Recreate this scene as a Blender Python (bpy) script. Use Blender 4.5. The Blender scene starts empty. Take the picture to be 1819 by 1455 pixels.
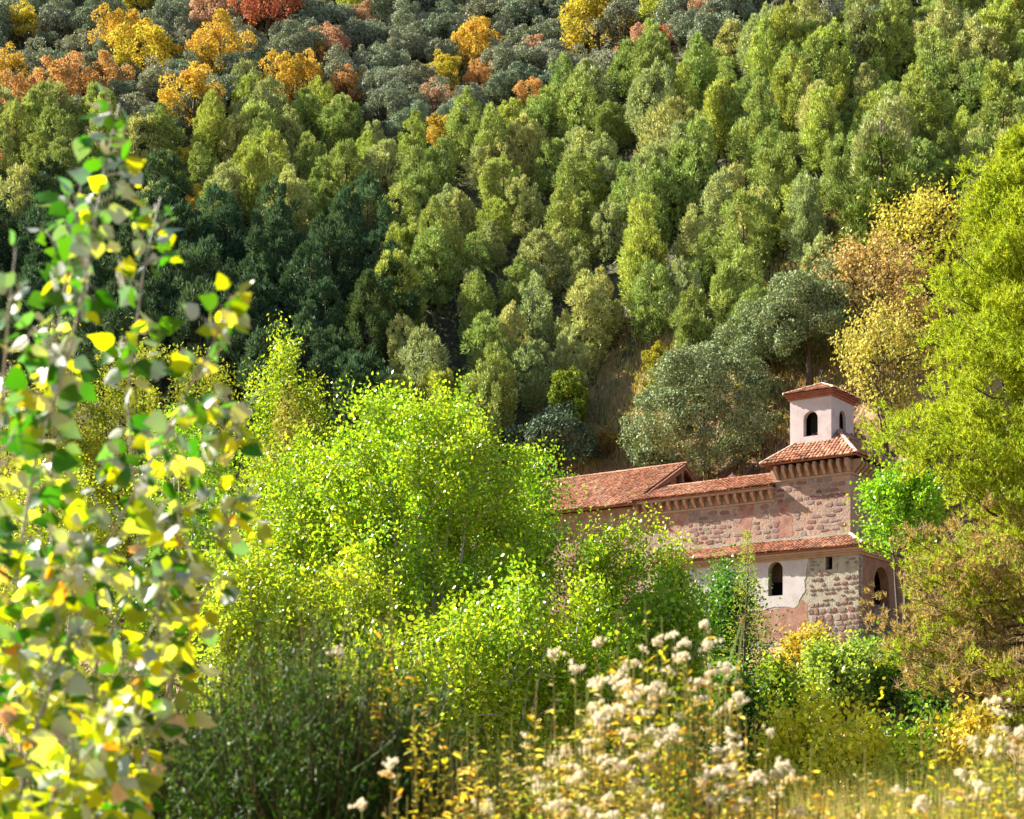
import bpy, math, random
import numpy as np
from mathutils import Vector, Matrix
from mathutils.geometry import tessellate_polygon

random.seed(7)
RNG = np.random.default_rng(7)
SC = bpy.context.scene
COL = SC.collection
R = math.radians

# ------------------------------------------------------------------ camera, sky, sun, exposure
FPX, CU, HV = 3000.0, 909.5, 1420.0            # focal length and horizon of the 1819 x 1455 photograph
cam = bpy.data.cameras.new('camera'); cam_o = bpy.data.objects.new('camera', cam); COL.objects.link(cam_o)
cam.sensor_width = 36.0; cam.lens = 36.0 * FPX / 1819.0
cam.shift_y = (HV - 727.5) / 1819.0             # level camera, rising front (verticals stay vertical)
cam_o.location = (0, 0, 0); cam_o.rotation_euler = (R(90), 0, 0)
cam.clip_start = 0.1; cam.clip_end = 3000
cam.dof.use_dof = True; cam.dof.focus_distance = 95.0; cam.dof.aperture_fstop = 4.0
SC.camera = cam_o

SUN_AZ, SUN_EL = R(-69), R(36)                  # to the left and a little behind the subject
S = Vector((math.sin(SUN_AZ)*math.cos(SUN_EL), math.cos(SUN_AZ)*math.cos(SUN_EL), math.sin(SUN_EL)))
sun = bpy.data.lights.new('sun', 'SUN'); sun.energy = 5.0; sun.angle = R(0.5); sun.color = (1.0, 0.93, 0.80)
sun_o = bpy.data.objects.new('sun', sun); COL.objects.link(sun_o)
sun_o.rotation_euler = S.to_track_quat('Z', 'Y').to_euler(); sun_o.location = (-60, 40, 90)
W = bpy.data.worlds.new('World'); SC.world = W; W.use_nodes = True
nt = W.node_tree; bg = nt.nodes['Background']
sky = nt.nodes.new('ShaderNodeTexSky'); sky.sky_type = 'NISHITA'; sky.sun_disc = False
sky.sun_elevation = SUN_EL; sky.sun_rotation = SUN_AZ; sky.altitude = 700
nt.links.new(sky.outputs[0], bg.inputs[0]); bg.inputs[1].default_value = 0.05
SC.view_settings.view_transform = 'Standard'; SC.view_settings.look = 'None'
SC.view_settings.gamma = 1.0; SC.view_settings.use_curve_mapping = False
SC.view_settings.exposure = 1.85
SC.render.engine = 'CYCLES'
SC.cycles.use_denoising = True
SC.cycles.max_bounces = 4; SC.cycles.diffuse_bounces = 1; SC.cycles.transmission_bounces = 4
SC.cycles.transparent_max_bounces = 4; SC.cycles.caustics_reflective = False; SC.cycles.caustics_refractive = False

# ------------------------------------------------------------------ small helpers
def tag(o, label=None, cat=None, group=None, kind=None):
    if label: o['label'] = label
    if cat: o['category'] = cat
    if group: o['group'] = group
    if kind: o['kind'] = kind
    return o

def thing(name, label, cat, loc, rz=0, sc=(1, 1, 1), group=None):
    o = bpy.data.objects.new(name, None); COL.objects.link(o)
    o.location = loc; o.rotation_euler = (0, 0, rz); o.scale = sc; o.empty_display_size = .3
    return tag(o, label, cat, group)

def part(name, me, parent, loc=(0, 0, 0), rot=(0, 0, 0), sc=(1, 1, 1), color=None, label=None, kind=None):
    o = bpy.data.objects.new(name, me); COL.objects.link(o)
    if parent: o.parent = parent
    o.location = loc; o.rotation_euler = rot; o.scale = sc
    if color is not None: o.color = (color[0], color[1], color[2], 1)
    if label: o['label'] = label
    if kind: o['kind'] = kind
    return o

def quad_mesh(name, V, mat, lv=None, n=4, smooth=False):
    """V: (faces*n, 3) array, every face has its own n vertices."""
    V = np.ascontiguousarray(V, dtype=np.float32); nf = len(V)//n
    me = bpy.data.meshes.new(name)
    me.vertices.add(nf*n); me.vertices.foreach_set('co', V.ravel())
    me.loops.add(nf*n); me.loops.foreach_set('vertex_index', np.arange(nf*n, dtype=np.int32))
    me.polygons.add(nf); me.polygons.foreach_set('loop_start', np.arange(0, nf*n, n, dtype=np.int32))
    me.polygons.foreach_set('loop_total', np.full(nf, n, dtype=np.int32))
    a = me.attributes.new('lv', 'FLOAT', 'FACE')
    a.data.foreach_set('value', (lv if lv is not None else RNG.random(nf)).astype(np.float32))
    me.update(); me.validate()
    me.materials.append(mat)
    return me

class MB:
    """collects faces, builds one mesh"""
    def __init__(s): s.v, s.f, s.m, s.lv = [], [], [], []
    def add(s, vs, fs, mi=0, lv=None):
        o = len(s.v); s.v += [tuple(v) for v in vs]
        for f in fs:
            s.f.append([i+o for i in f]); s.m.append(mi); s.lv.append(random.random() if lv is None else lv)
    def box(s, x0, x1, y0, y1, z0, z1, mi=0):
        v = [(x, y, z) for z in (z0, z1) for y in (y0, y1) for x in (x0, x1)]
        s.add(v, [(0, 2, 3, 1), (4, 5, 7, 6), (0, 1, 5, 4), (2, 6, 7, 3), (0, 4, 6, 2), (1, 3, 7, 5)], mi)
    def tube(s, pts, radii, n=6, mi=0, cap=True):
        pts = [Vector(p) for p in pts]; rings = []; o = len(s.v)
        ref = Vector((0.31, 0.87, 0.13))
        for i, p in enumerate(pts):
            t = (pts[min(i+1, len(pts)-1)] - pts[max(i-1, 0)])
            if t.length < 1e-9: t = Vector((0, 0, 1))
            t.normalize(); a = t.cross(ref)
            if a.length < 1e-4: a = t.cross(Vector((1, 0, 0)))
            a.normalize(); b = t.cross(a); r = radii[i]
            for k in range(n):
                an = 2*math.pi*k/n
                s.v.append(tuple(p + a*math.cos(an)*r + b*math.sin(an)*r))
        L = random.random()
        for i in range(len(pts)-1):
            for k in range(n):
                s.f.append([o+i*n+k, o+i*n+(k+1) % n, o+(i+1)*n+(k+1) % n, o+(i+1)*n+k]); s.m.append(mi); s.lv.append(L)
        if cap:
            s.f.append([o+k for k in range(n)][::-1]); s.m.append(mi); s.lv.append(L)
            s.f.append([o+(len(pts)-1)*n+k for k in range(n)]); s.m.append(mi); s.lv.append(L)
    def ribbon(s, pts, w0, w1, side=None, mi=0):
        pts = [Vector(p) for p in pts]; o = len(s.v); n = len(pts)
        sd = Vector(side) if side is not None else Vector((random.uniform(-1, 1), random.uniform(-1, 1), 0)).normalized()
        for i, p in enumerate(pts):
            w = (w0 + (w1-w0)*i/(n-1))*.5
            s.v += [tuple(p-sd*w), tuple(p+sd*w)]
        L = random.random()
        for i in range(n-1):
            s.f.append([o+2*i, o+2*i+1, o+2*i+3, o+2*i+2]); s.m.append(mi); s.lv.append(L)
    def mesh(s, name, mats, smooth=False):
        me = bpy.data.meshes.new(name); me.from_pydata(s.v, [], s.f)
        a = me.attributes.new('lv', 'FLOAT', 'FACE'); a.data.foreach_set('value', np.array(s.lv, dtype=np.float32))
        mats = mats if isinstance(mats, (list, tuple)) else [mats]
        for m in mats: me.materials.append(m)
        me.polygons.foreach_set('material_index', np.array(s.m, dtype=np.int32))
        if smooth: me.polygons.foreach_set('use_smooth', np.ones(len(s.f), dtype=bool))
        me.update(); return me

def nrm(a): return a/np.maximum(np.linalg.norm(a, axis=-1, keepdims=True), 1e-9)
def rdir(n): return nrm(RNG.normal(size=(n, 3)))

def kites(p, ax, hint, L, Wd, fat=.42):
    """leaf shaped quads: p base (N,3), ax length direction, hint: roughly the leaf normal"""
    ax = nrm(ax); sd = nrm(np.cross(ax, hint)); L = np.asarray(L).reshape(-1, 1); Wd = np.asarray(Wd).reshape(-1, 1)
    a = p; b = p + ax*L*fat + sd*Wd*.5; c = p + ax*L; d = p + ax*L*fat - sd*Wd*.5
    return np.stack([a, b, c, d], 1).reshape(-1, 3)

# ------------------------------------------------------------------ materials
def mat(name):
    m = bpy.data.materials.new(name); m.use_nodes = True
    N = m.node_tree.nodes; N.clear(); out = N.new('ShaderNodeOutputMaterial')
    return m, m.node_tree, N, m.node_tree.links, out
def nd(N, t, **kw):
    n = N.new(t)
    for k, v in kw.items():
        if k in ('op',): n.operation = v
        elif k == 'blend': n.blend_type = v
        else: n.inputs[k.replace('_', ' ')].default_value = v
    return n
def ramp(N, stops):
    n = N.new('ShaderNodeValToRGB'); e = n.color_ramp.elements
    while len(e) < len(stops): e.new(.5)
    for q, (p, c) in zip(e, stops): q.position = p; q.color = (c[0], c[1], c[2], 1) if not isinstance(c, (int, float)) else (c, c, c, 1)
    return n

def foliage(name, trans=.35, rough=.55, spec=.25, under=None, hue=.05, val=.6, tmul=(1.5, 1.5, .7)):
    m, t, N, K, out = mat(name)
    oi = N.new('ShaderNodeObjectInfo'); at = N.new('ShaderNodeAttribute'); at.attribute_name = 'lv'
    h1 = N.new('ShaderNodeMath'); h1.operation = 'MULTIPLY_ADD'; h1.inputs[1].default_value = hue; h1.inputs[2].default_value = .5 - hue/2
    K.new(at.outputs['Fac'], h1.inputs[0])
    f = N.new('ShaderNodeMath'); f.operation = 'MULTIPLY'; f.inputs[1].default_value = 7.31; K.new(at.outputs['Fac'], f.inputs[0])
    f2 = N.new('ShaderNodeMath'); f2.operation = 'FRACT'; K.new(f.outputs[0], f2.inputs[0])
    v1 = N.new('ShaderNodeMath'); v1.operation = 'MULTIPLY_ADD'; v1.inputs[1].default_value = val*.97; v1.inputs[2].default_value = .97*(1 - val/2)
    K.new(f2.outputs[0], v1.inputs[0])
    hs = N.new('ShaderNodeHueSaturation'); K.new(h1.outputs[0], hs.inputs['Hue']); K.new(v1.outputs[0], hs.inputs['Value'])
    K.new(oi.outputs['Color'], hs.inputs['Color'])
    base = hs.outputs[0]; top = base
    if under:
        ge = N.new('ShaderNodeNewGeometry'); mx = N.new('ShaderNodeMix'); mx.data_type = 'RGBA'
        K.new(ge.outputs['Backfacing'], mx.inputs[0]); K.new(base, mx.inputs[6]); mx.inputs[7].default_value = (*under, 1); top = mx.outputs[2]
    p = N.new('ShaderNodeBsdfPrincipled'); p.inputs['Roughness'].default_value = rough; p.inputs['Specular IOR Level'].default_value = spec
    K.new(top, p.inputs['Base Color'])
    tr = N.new('ShaderNodeBsdfTranslucent'); mu = N.new('ShaderNodeMix'); mu.data_type = 'RGBA'; mu.blend_type = 'MULTIPLY'
    mu.inputs[0].default_value = 1; K.new(base, mu.inputs[6]); mu.inputs[7].default_value = (*tmul, 1); K.new(mu.outputs[2], tr.inputs[0])
    mi = N.new('ShaderNodeMixShader'); mi.inputs[0].default_value = trans
    K.new(p.outputs[0], mi.inputs[1]); K.new(tr.outputs[0], mi.inputs[2]); K.new(mi.outputs[0], out.inputs[0])
    return m

def noisy(name, stops, scale=3, detail=6, rough=.85, bump=.3, bscale=20, dist=.02, coord='Object', vor=None, spec=.3, lv=0.0, objcol=False, rand=None):
    """procedural surface: noise driven colour ramp + bump; rand: ramp driven by the object's random number"""
    m, t, N, K, out = mat(name)
    tc = N.new('ShaderNodeTexCoord'); no = nd(N, 'ShaderNodeTexNoise', Scale=scale, Detail=detail, Roughness=.62)
    K.new(tc.outputs[coord], no.inputs['Vector'])
    rp = ramp(N, [(q, tuple(.95*w for w in c_)) for q, c_ in stops]); K.new(no.outputs['Fac'], rp.inputs[0]); c = rp.outputs[0]
    if vor:
        vo = nd(N, 'ShaderNodeTexVoronoi', Scale=vor[0]); vo.feature = 'DISTANCE_TO_EDGE'; K.new(tc.outputs[coord], vo.inputs['Vector'])
        vr = ramp(N, [(0, 1), (vor[1], 0)]); K.new(vo.outputs['Distance'], vr.inputs[0])
        mx = N.new('ShaderNodeMix'); mx.data_type = 'RGBA'; K.new(vr.outputs[0], mx.inputs[0]); K.new(c, mx.inputs[6]); mx.inputs[7].default_value = (*[.95*w for w in vor[2]], 1); c = mx.outputs[2]
    if rand:
        oi = N.new('ShaderNodeObjectInfo'); r2 = ramp(N, [(q, tuple(.95*w for w in c_)) for q, c_ in rand]); K.new(oi.outputs['Random'], r2.inputs[0])
        mx = N.new('ShaderNodeMix'); mx.data_type = 'RGBA'; mx.inputs[0].default_value = .72; K.new(c, mx.inputs[6]); K.new(r2.outputs[0], mx.inputs[7]); c = mx.outputs[2]
    if lv:
        at = N.new('ShaderNodeAttribute'); at.attribute_name = 'lv'
        v1 = N.new('ShaderNodeMath'); v1.operation = 'MULTIPLY_ADD'; v1.inputs[1].default_value = lv; v1.inputs[2].default_value = 1 - lv/2
        K.new(at.outputs['Fac'], v1.inputs[0]); hs = N.new('ShaderNodeHueSaturation'); K.new(v1.outputs[0], hs.inputs['Value']); K.new(c, hs.inputs['Color']); c = hs.outputs[0]
    if objcol:
        oi = N.new('ShaderNodeObjectInfo'); mx = N.new('ShaderNodeMix'); mx.data_type = 'RGBA'; mx.blend_type = 'MULTIPLY'; mx.inputs[0].default_value = 1
        K.new(c, mx.inputs[6]); K.new(oi.outputs['Color'], mx.inputs[7]); c = mx.outputs[2]
    p = N.new('ShaderNodeBsdfPrincipled'); p.inputs['Roughness'].default_value = rough; p.inputs['Specular IOR Level'].default_value = spec
    K.new(c, p.inputs['Base Color'])
    if bump:
        b2 = nd(N, 'ShaderNodeTexNoise', Scale=bscale, Detail=4); K.new(tc.outputs[coord], b2.inputs['Vector'])
        bp = nd(N, 'ShaderNodeBump', Strength=bump, Distance=dist); K.new(b2.outputs['Fac'], bp.inputs['Height']); K.new(bp.outputs[0], p.inputs['Normal'])
    K.new(p.outputs[0], out.inputs[0])
    return m

M = {}
M['pine'] = foliage('pine_needles', trans=.16, rough=.7, spec=.06, hue=.05, val=.7, tmul=(1.4, 1.4, .8))
M['near_pine'] = foliage('near_pine_needles', trans=.33, rough=.6, spec=.12, hue=.05, val=.8, tmul=(1.6, 1.5, .6))
M['oak'] = foliage('oak_leaves', trans=.1, rough=.6, spec=.1, hue=.04, val=.6)
M['autumn'] = foliage('autumn_leaves', trans=.26, rough=.7, spec=.08, hue=.07, val=.5, tmul=(1.3, 1.2, .8))
M['poplar'] = foliage('poplar_leaves', trans=.45, rough=.33, spec=.5, hue=.09, val=.95, tmul=(1.45, 1.35, .5))
M['bush'] = foliage('bush_leaves', trans=.48, rough=.38, spec=.5, hue=.06, val=.8, tmul=(1.5, 1.4, .5))
M['white_poplar'] = foliage('white_poplar_leaf', trans=.5, rough=.35, spec=.5, under=(.76, .79, .76), hue=.03, val=.5, tmul=(1.7, 1.45, .35))
M['herb'] = foliage('herb_leaves', trans=.4, rough=.5, hue=.08, val=.8, tmul=(1.4, 1.3, .6))
M['broom'] = foliage('broom_stems', trans=.15, rough=.5, hue=.06, val=.9, tmul=(1.3, 1.3, .6))
M['fluff'] = foliage('seed_fluff', trans=.5, rough=.8, spec=.1, hue=.02, val=.25, tmul=(1.05, 1, .95))
M['bark'] = noisy('bark', [(.3, (.05, .035, .025)), (.7, (.16, .12, .09))], scale=9, bump=.6)
M['broom_wood'] = noisy('broom_wood', [(.3, (.07, .045, .025)), (.7, (.2, .13, .07))], scale=20, bump=0)
M['pale_bark'] = noisy('pale_bark', [(.3, (.34, .32, .27)), (.5, (.6, .57, .5)), (.75, (.7, .68, .62))], scale=7, bump=.3)
M['twig'] = noisy('twig_bark', [(.3, (.28, .25, .2)), (.7, (.55, .52, .46))], scale=40, bump=.2, bscale=90, dist=.002)
M['dry_twig'] = noisy('dry_twig', [(.3, (.22, .14, .075)), (.7, (.46, .31, .17))], scale=20, bump=0)
M['ground'] = noisy('soil', [(.25, (.10, .07, .035)), (.45, (.26, .17, .08)), (.6, (.42, .27, .13)), (.8, (.30, .24, .09))], scale=.35, detail=9, bump=.8, bscale=3, dist=.2)
M['rock'] = noisy('rock', [(.25, (.10, .035, .025)), (.5, (.26, .09, .065)), (.75, (.42, .2, .15))], scale=.8, detail=9, bump=.9, bscale=2.2, dist=.25)
M['wall'] = noisy('rubble_wall', [(.28, (.22, .14, .10)), (.45, (.34, .245, .185)), (.56, (.40, .25, .175)), (.72, (.46, .32, .23))], scale=.55, detail=7, bump=.7, bscale=7, dist=.05, vor=(2.6, .05, (.44, .36, .31)))
M['mortar'] = noisy('mortar', [(.3, (.25, .22, .17)), (.55, (.40, .37, .29)), (.75, (.46, .42, .33))], scale=2.2, detail=8, bump=.8, bscale=12, dist=.04)
M['side_wall'] = noisy('side_wall', [(.3, (.2, .10, .06)), (.6, (.33, .18, .11))], scale=1.2, detail=8, bump=.8, bscale=9, dist=.05)
M['redrender'] = noisy('red_render', [(.3, (.22, .11, .08)), (.5, (.36, .19, .14)), (.62, (.40, .25, .185)), (.8, (.42, .32, .26))], scale=1.6, detail=8, bump=.5, bscale=14, dist=.03)
M['plaster'] = noisy('plaster', [(.25, (.40, .35, .33)), (.45, (.52, .48, .47)), (.75, (.60, .56, .56))], scale=1.1, detail=9, bump=.35, bscale=10, dist=.02)
M['belfry'] = noisy('belfry_plaster', [(.25, (.44, .34, .32)), (.45, (.54, .46, .45)), (.6, (.58, .50, .50)), (.8, (.62, .56, .56))], scale=1.3, detail=9, bump=.3, bscale=9, dist=.02)
M['stone'] = noisy('stone_block', [(.3, (.12, .07, .06)), (.7, (.3, .2, .17))], scale=6, detail=6, bump=.7, bscale=14, dist=.03,
                   rand=[(0, (.17, .075, .06)), (.2, (.27, .13, .105)), (.4, (.21, .14, .125)), (.6, (.33, .21, .17)), (.75, (.22, .17, .165)), (.88, (.36, .27, .23)), (1, (.30, .25, .235))])
M['tile'] = noisy('roof_tile', [(.25, (.27, .125, .075)), (.45, (.44, .205, .12)), (.6, (.48, .27, .17)), (.8, (.52, .37, .26))], scale=1.4, detail=8, bump=.4, bscale=25, dist=.01, lv=.8)
M['deck'] = noisy('tile_channel', [(.3, (.16, .07, .045)), (.7, (.3, .13, .08))], scale=3, bump=.4)
M['limeridge'] = noisy('lime_ridge', [(.3, (.5, .36, .27)), (.7, (.72, .6, .5))], scale=4, bump=.4)
M['cornice'] = noisy('cornice', [(.3, (.36, .22, .15)), (.7, (.5, .34, .24))], scale=2.5, bump=.4, bscale=12)
M['brickband'] = noisy('brick_band', [(.3, (.26, .075, .05)), (.7, (.4, .14, .095))], scale=3, bump=.4)
M['timber'] = noisy('timber', [(.3, (.16, .08, .05)), (.7, (.34, .19, .12))], scale=4, bump=.4)
M['dark'] = noisy('dark_interior', [(.3, (.02, .018, .02)), (.7, (.04, .035, .035))], scale=2, bump=.2)  # also the painted shade of the belfry core and lining
M['rail'] = noisy('fence_wood', [(.3, (.3, .24, .2)), (.7, (.55, .47, .4))], scale=8, bump=.3)
M['iron'] = noisy('iron', [(.3, (.012, .012, .013)), (.7, (.05, .04, .035))], scale=30, bump=.2)

def slope_rock(m):
    t = m.node_tree; N, K = t.nodes, t.links; p = next(n for n in N if n.type == 'BSDF_PRINCIPLED'); src = p.inputs['Base Color'].links[0].from_socket
    ge = N.new('ShaderNodeNewGeometry'); sx = N.new('ShaderNodeSeparateXYZ'); K.new(ge.outputs['True Normal'], sx.inputs[0])
    rp = ramp(N, [(.42, 1), (.56, 0)]); K.new(sx.outputs['Z'], rp.inputs[0])
    tc = N.new('ShaderNodeTexCoord'); no = nd(N, 'ShaderNodeTexNoise', Scale=.9, Detail=10, Roughness=.7); K.new(tc.outputs['Object'], no.inputs['Vector'])
    rc = ramp(N, [(.3, (.05, .025, .02)), (.5, (.14, .065, .05)), (.62, (.2, .11, .085)), (.75, (.10, .075, .055))]); K.new(no.outputs['Fac'], rc.inputs[0])
    mx = N.new('ShaderNodeMix'); mx.data_type = 'RGBA'; K.new(rp.outputs[0], mx.inputs[0]); K.new(src, mx.inputs[6]); K.new(rc.outputs[0], mx.inputs[7]); K.new(mx.outputs[2], p.inputs['Base Color'])
slope_rock(M['ground'])

# ------------------------------------------------------------------ terrain
PY = [-300, 0, 6, 9, 12, 16, 25, 45, 60, 72, 85, 95, 98, 110.5, 113.5, 116.5, 118.5, 122, 133, 150, 170, 190, 215, 260, 400, 800]
PZ = [-2, -1.75, -1.35, -1.05, -1.05, -1.9, -3.6, -3, -1, 1.5, 5.2, 8.7, 9.2, 9.6, 11.2, 21.5, 25.2, 29.2, 38.5, 52.5, 69, 85.5, 106, 142, 254, 520]
def ground_np(x, y):
    x = np.asarray(x, float); y = np.asarray(y, float)
    k = np.clip((y-60)/35, 0, 1); k = k*k*(3-2*k)
    xx = 20.5 - x
    sft = .7*np.clip(xx, -6, 14)*k
    D = y - sft
    z = np.interp(D, PY, PZ)
    hill = np.clip((D-119)/15, 0, 1)
    z = z + hill*(.9*np.sin(x*.11+1.3)*np.sin(y*.083) + .5*np.sin(x*.31+y*.17) + 2.2*np.sin(x*.035+.6))
    cl = np.clip(1-np.abs(D-116)/4.5, 0, 1); z = z + cl*(1.1*np.sin(x*.9+.4*z) + .7*np.sin(x*2.3+1) + .5*np.sin(x*4.1+z))
    low = np.clip((30-np.abs(y-45))/20, 0, 1)
    return z + low*.3*np.sin(x*.4+y*.2) + .05*np.sin(x*1.7)*np.sin(y*1.3)
def ground(x, y): return float(ground_np(x, y))
def P(u, v, d): return Vector(((u-CU)/FPX*d, d, (HV-v)/FPX*d))
def px(o_len, d): return o_len*d/FPX
def onto(u, v, hc=0.0, y0=112.0, y1=300.0):
    """distance at which the ray of pixel (u,v) runs hc above the ground"""
    ys = np.arange(y0, y1, .25); g = ground_np((u-CU)/FPX*ys, ys) + hc - (HV-v)/FPX*ys
    i = np.argmax(g > 0)
    return float(ys[i]) if g[i] > 0 else None

xs = np.unique(np.concatenate([np.arange(-420, -70, 14), np.arange(-70, 80, 1.6), np.arange(80, 430, 14)]))
ys = np.unique(np.concatenate([np.arange(-200, 0, 20), np.arange(0, 60, 2.2), np.arange(60, 96, 1.6), np.arange(96, 112, .9), np.arange(112, 132, .45), np.arange(136, 230, 2.5), np.arange(230, 800, 20)]))
XX, YY = np.meshgrid(xs, ys); ZZ = ground_np(XX, YY)
nx, ny = len(xs), len(ys)
me = bpy.data.meshes.new('ground')
idx = np.arange(nx*ny).reshape(ny, nx)
F = np.stack([idx[:-1, :-1], idx[:-1, 1:], idx[1:, 1:], idx[1:, :-1]], -1).reshape(-1, 4)
me.from_pydata(np.stack([XX, YY, ZZ], -1).reshape(-1, 3).tolist(), [], F.tolist())
me.polygons.foreach_set('use_smooth', np.ones(len(F), dtype=bool)); me.materials.append(M['ground']); me.update()
M['floor'] = noisy('forest_floor', [(.3, (.035, .03, .018)), (.55, (.07, .065, .03)), (.75, (.12, .10, .05))], scale=.6, detail=9, bump=.8, bscale=3, dist=.2)
me.materials.append(M['floor']); cx = (XX[:-1, :-1]+XX[1:, 1:])/2; cy = (YY[:-1, :-1]+YY[1:, 1:])/2
Dq = cy - .7*np.clip(20.5-cx, -6, 14); wav = 2.5*np.sin(cx*.5)+1.5*np.sin(cx*1.3+1)
me.polygons.foreach_set('material_index', ((Dq + wav > np.where((cx > 2) & (cx < 34), 127, 119)) & (cy > 100)).astype(np.int32).ravel()); me.update()
g = part('ground', me, None); tag(g, 'dry tan hillside ground of soil and grass', None, kind='structure')

# ------------------------------------------------------------------ the church
TH = R(-35)
C0 = Vector((20.52, 100, 9.3))
church = thing('church', 'stone hillside church with tiled roofs and a small plastered bell tower', 'church', C0, TH)

def wallpanel(o, ex, inn, x0, x1, z0, z1, holes, th, matl, matr, name='wall', label=None):
    """vertical wall in the plane through o with direction ex; holes are polygons in (along, z); inn = inward direction"""
    o, ex, inn = Vector(o), Vector(ex), Vector(inn); b = MB()
    loops = [[Vector((x0, z0, 0)), Vector((x1, z0, 0)), Vector((x1, z1, 0)), Vector((x0, z1, 0))]] + [[Vector((p[0], p[1], 0)) for p in h] for h in holes]
    flat = [p for l in loops for p in l]
    tris = tessellate_polygon(loops)
    W3 = lambda p, d: o + ex*p.x + Vector((0, 0, p.y)) + inn*d
    for d in (0, th): b.add([W3(p, d) for p in flat], [tuple(t) for t in tris], 0)
    for li, l in enumerate(loops):
        n = len(l)
        for i in range(n):
            p, q = l[i], l[(i+1) % n]
            b.add([W3(p, 0), W3(q, 0), W3(q, th), W3(p, th)], [(0, 1, 2, 3)], 0 if li == 0 else 1)
    return part(name, b.mesh(name, [matl, matr]), church, label=label)

def arch(x0, x1, z0, z1, n=10):
    r = (x1-x0)/2; c = (x0+x1)/2; zc = z1 - r
    return [(x0, z0), (x1, z0)] + [(c + r*math.cos(math.pi*k/n), zc + r*math.sin(math.pi*k/n)) for k in range(n+1)]

X, Y = (1, 0, 0), (0, 1, 0)
# lower gallery: front and side wall
W_FRONT = wallpanel((0, 0, 0), X, Y, -14, 0, -1.2, 5.5, [arch(-5.95, -4.87, 3.08, 5.25), [(-2.1, 4.45), (-1.66, 4.45), (-1.66, 5.25), (-2.1, 5.25)]], .6, M['mortar'], M['mortar'], label='mortared rubble front wall of the lower gallery')
W_SIDE = wallpanel((0, .6, 0), Y, (-1, 0, 0), 0, 9, -1.2, 5.5, [arch(1.7, 4.0, 2.45, 4.85)], .55, M['side_wall'], M['side_wall'], label='brownish side wall with an arched opening')
# tower storey, nave, gabled wing
W_TOWER = wallpanel((0, 2, 0), X, Y, -6.4, -1.4, 4.2, 11.3, [], .6, M['wall'], M['wall'])
wallpanel((-1.4, 2.6, 0), Y, (-1, 0, 0), 0, 6.5, 4.2, 11.3, [], .6, M['wall'], M['wall'])
wallpanel((-6.4, 2.6, 0), Y, (1, 0, 0), 0, 6.5, 4.2, 11.3, [], .6, M['wall'], M['wall'])
wallpanel((0, 9.1, 0), X, (0, -1, 0), -6.4, -1.4, 4.2, 11.3, [], .55, M['wall'], M['wall'])
W_NAVE = wallpanel((0, 2, 0), X, Y, -16.7, -6.4, 4.2, 10.0, [], .6, M['wall'], M['wall'], label='pinkish rubble nave wall below the corbels')
wallpanel((0, 2, 0), X, Y, -30, -16.7, -1, 10.0, [], .6, M['redrender'], M['redrender'])
wallpanel((-30, 2.6, 0), Y, (1, 0, 0), 0, 11.4, -1, 9.9, [], .6, M['redrender'], M['redrender'])
wallpanel((0, 14, 0), X, (0, -1, 0), -29.4, -.5, -1, 9.9, [], .6, M['wall'], M['wall'])
# dark floor and ceiling inside the gallery
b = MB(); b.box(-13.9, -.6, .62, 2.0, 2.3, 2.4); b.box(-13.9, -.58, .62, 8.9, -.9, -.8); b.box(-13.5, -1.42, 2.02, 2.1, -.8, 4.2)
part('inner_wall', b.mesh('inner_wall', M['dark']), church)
# belfry with four arched openings
BZ0, BZ1 = 11.9, 15.75
bx0, bx1, by0, by1 = -5.88, -3.1, 3.0, 6.4
fa = arch(-4.97, -4.0, 13.3, 14.85); sa = arch(1.2, 2.2, 13.35, 15.0)
wallpanel((0, by0, 0), X, Y, bx0, bx1, BZ0, BZ1, [fa], .42, M['belfry'], M['belfry'], 'belfry_wall')
wallpanel((0, by1, 0), X, (0, -1, 0), bx0, bx1, BZ0, BZ1, [fa], .42, M['belfry'], M['belfry'], 'belfry_wall')
wallpanel((bx1, by0+.42, 0), Y, (-1, 0, 0), 0, by1-by0-.84, BZ0, BZ1, [[(p[0]-.42, p[1]) for p in sa]], .2, M['belfry'], M['belfry'], 'belfry_wall')
wallpanel((bx0, by0+.42, 0), Y, (1, 0, 0), 0, by1-by0-.84, BZ0, BZ1, [], .42, M['belfry'], M['belfry'], 'belfry_wall')
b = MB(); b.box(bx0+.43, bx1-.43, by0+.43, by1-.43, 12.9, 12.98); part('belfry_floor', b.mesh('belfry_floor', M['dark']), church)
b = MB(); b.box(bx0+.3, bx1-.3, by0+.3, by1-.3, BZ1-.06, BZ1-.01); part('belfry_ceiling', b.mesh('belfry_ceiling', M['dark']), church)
b = MB(); b.box(bx0+.95, bx1-.38, by0+.95, by1-.95, 12.99, BZ1-.07); part('belfry_shade_core', b.mesh('belfry_shade_core', M['dark']), church)  # added solid core, coloured near-black so the belfry openings look dark
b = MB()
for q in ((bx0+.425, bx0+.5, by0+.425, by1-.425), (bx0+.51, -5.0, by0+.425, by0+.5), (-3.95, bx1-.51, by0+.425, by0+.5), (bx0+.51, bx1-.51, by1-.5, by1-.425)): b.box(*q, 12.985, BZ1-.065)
part('belfry_shade_lining', b.mesh('belfry_shade_lining', M['dark']), church)  # added lining; its near-black colour stands in for shade behind the openings

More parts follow.
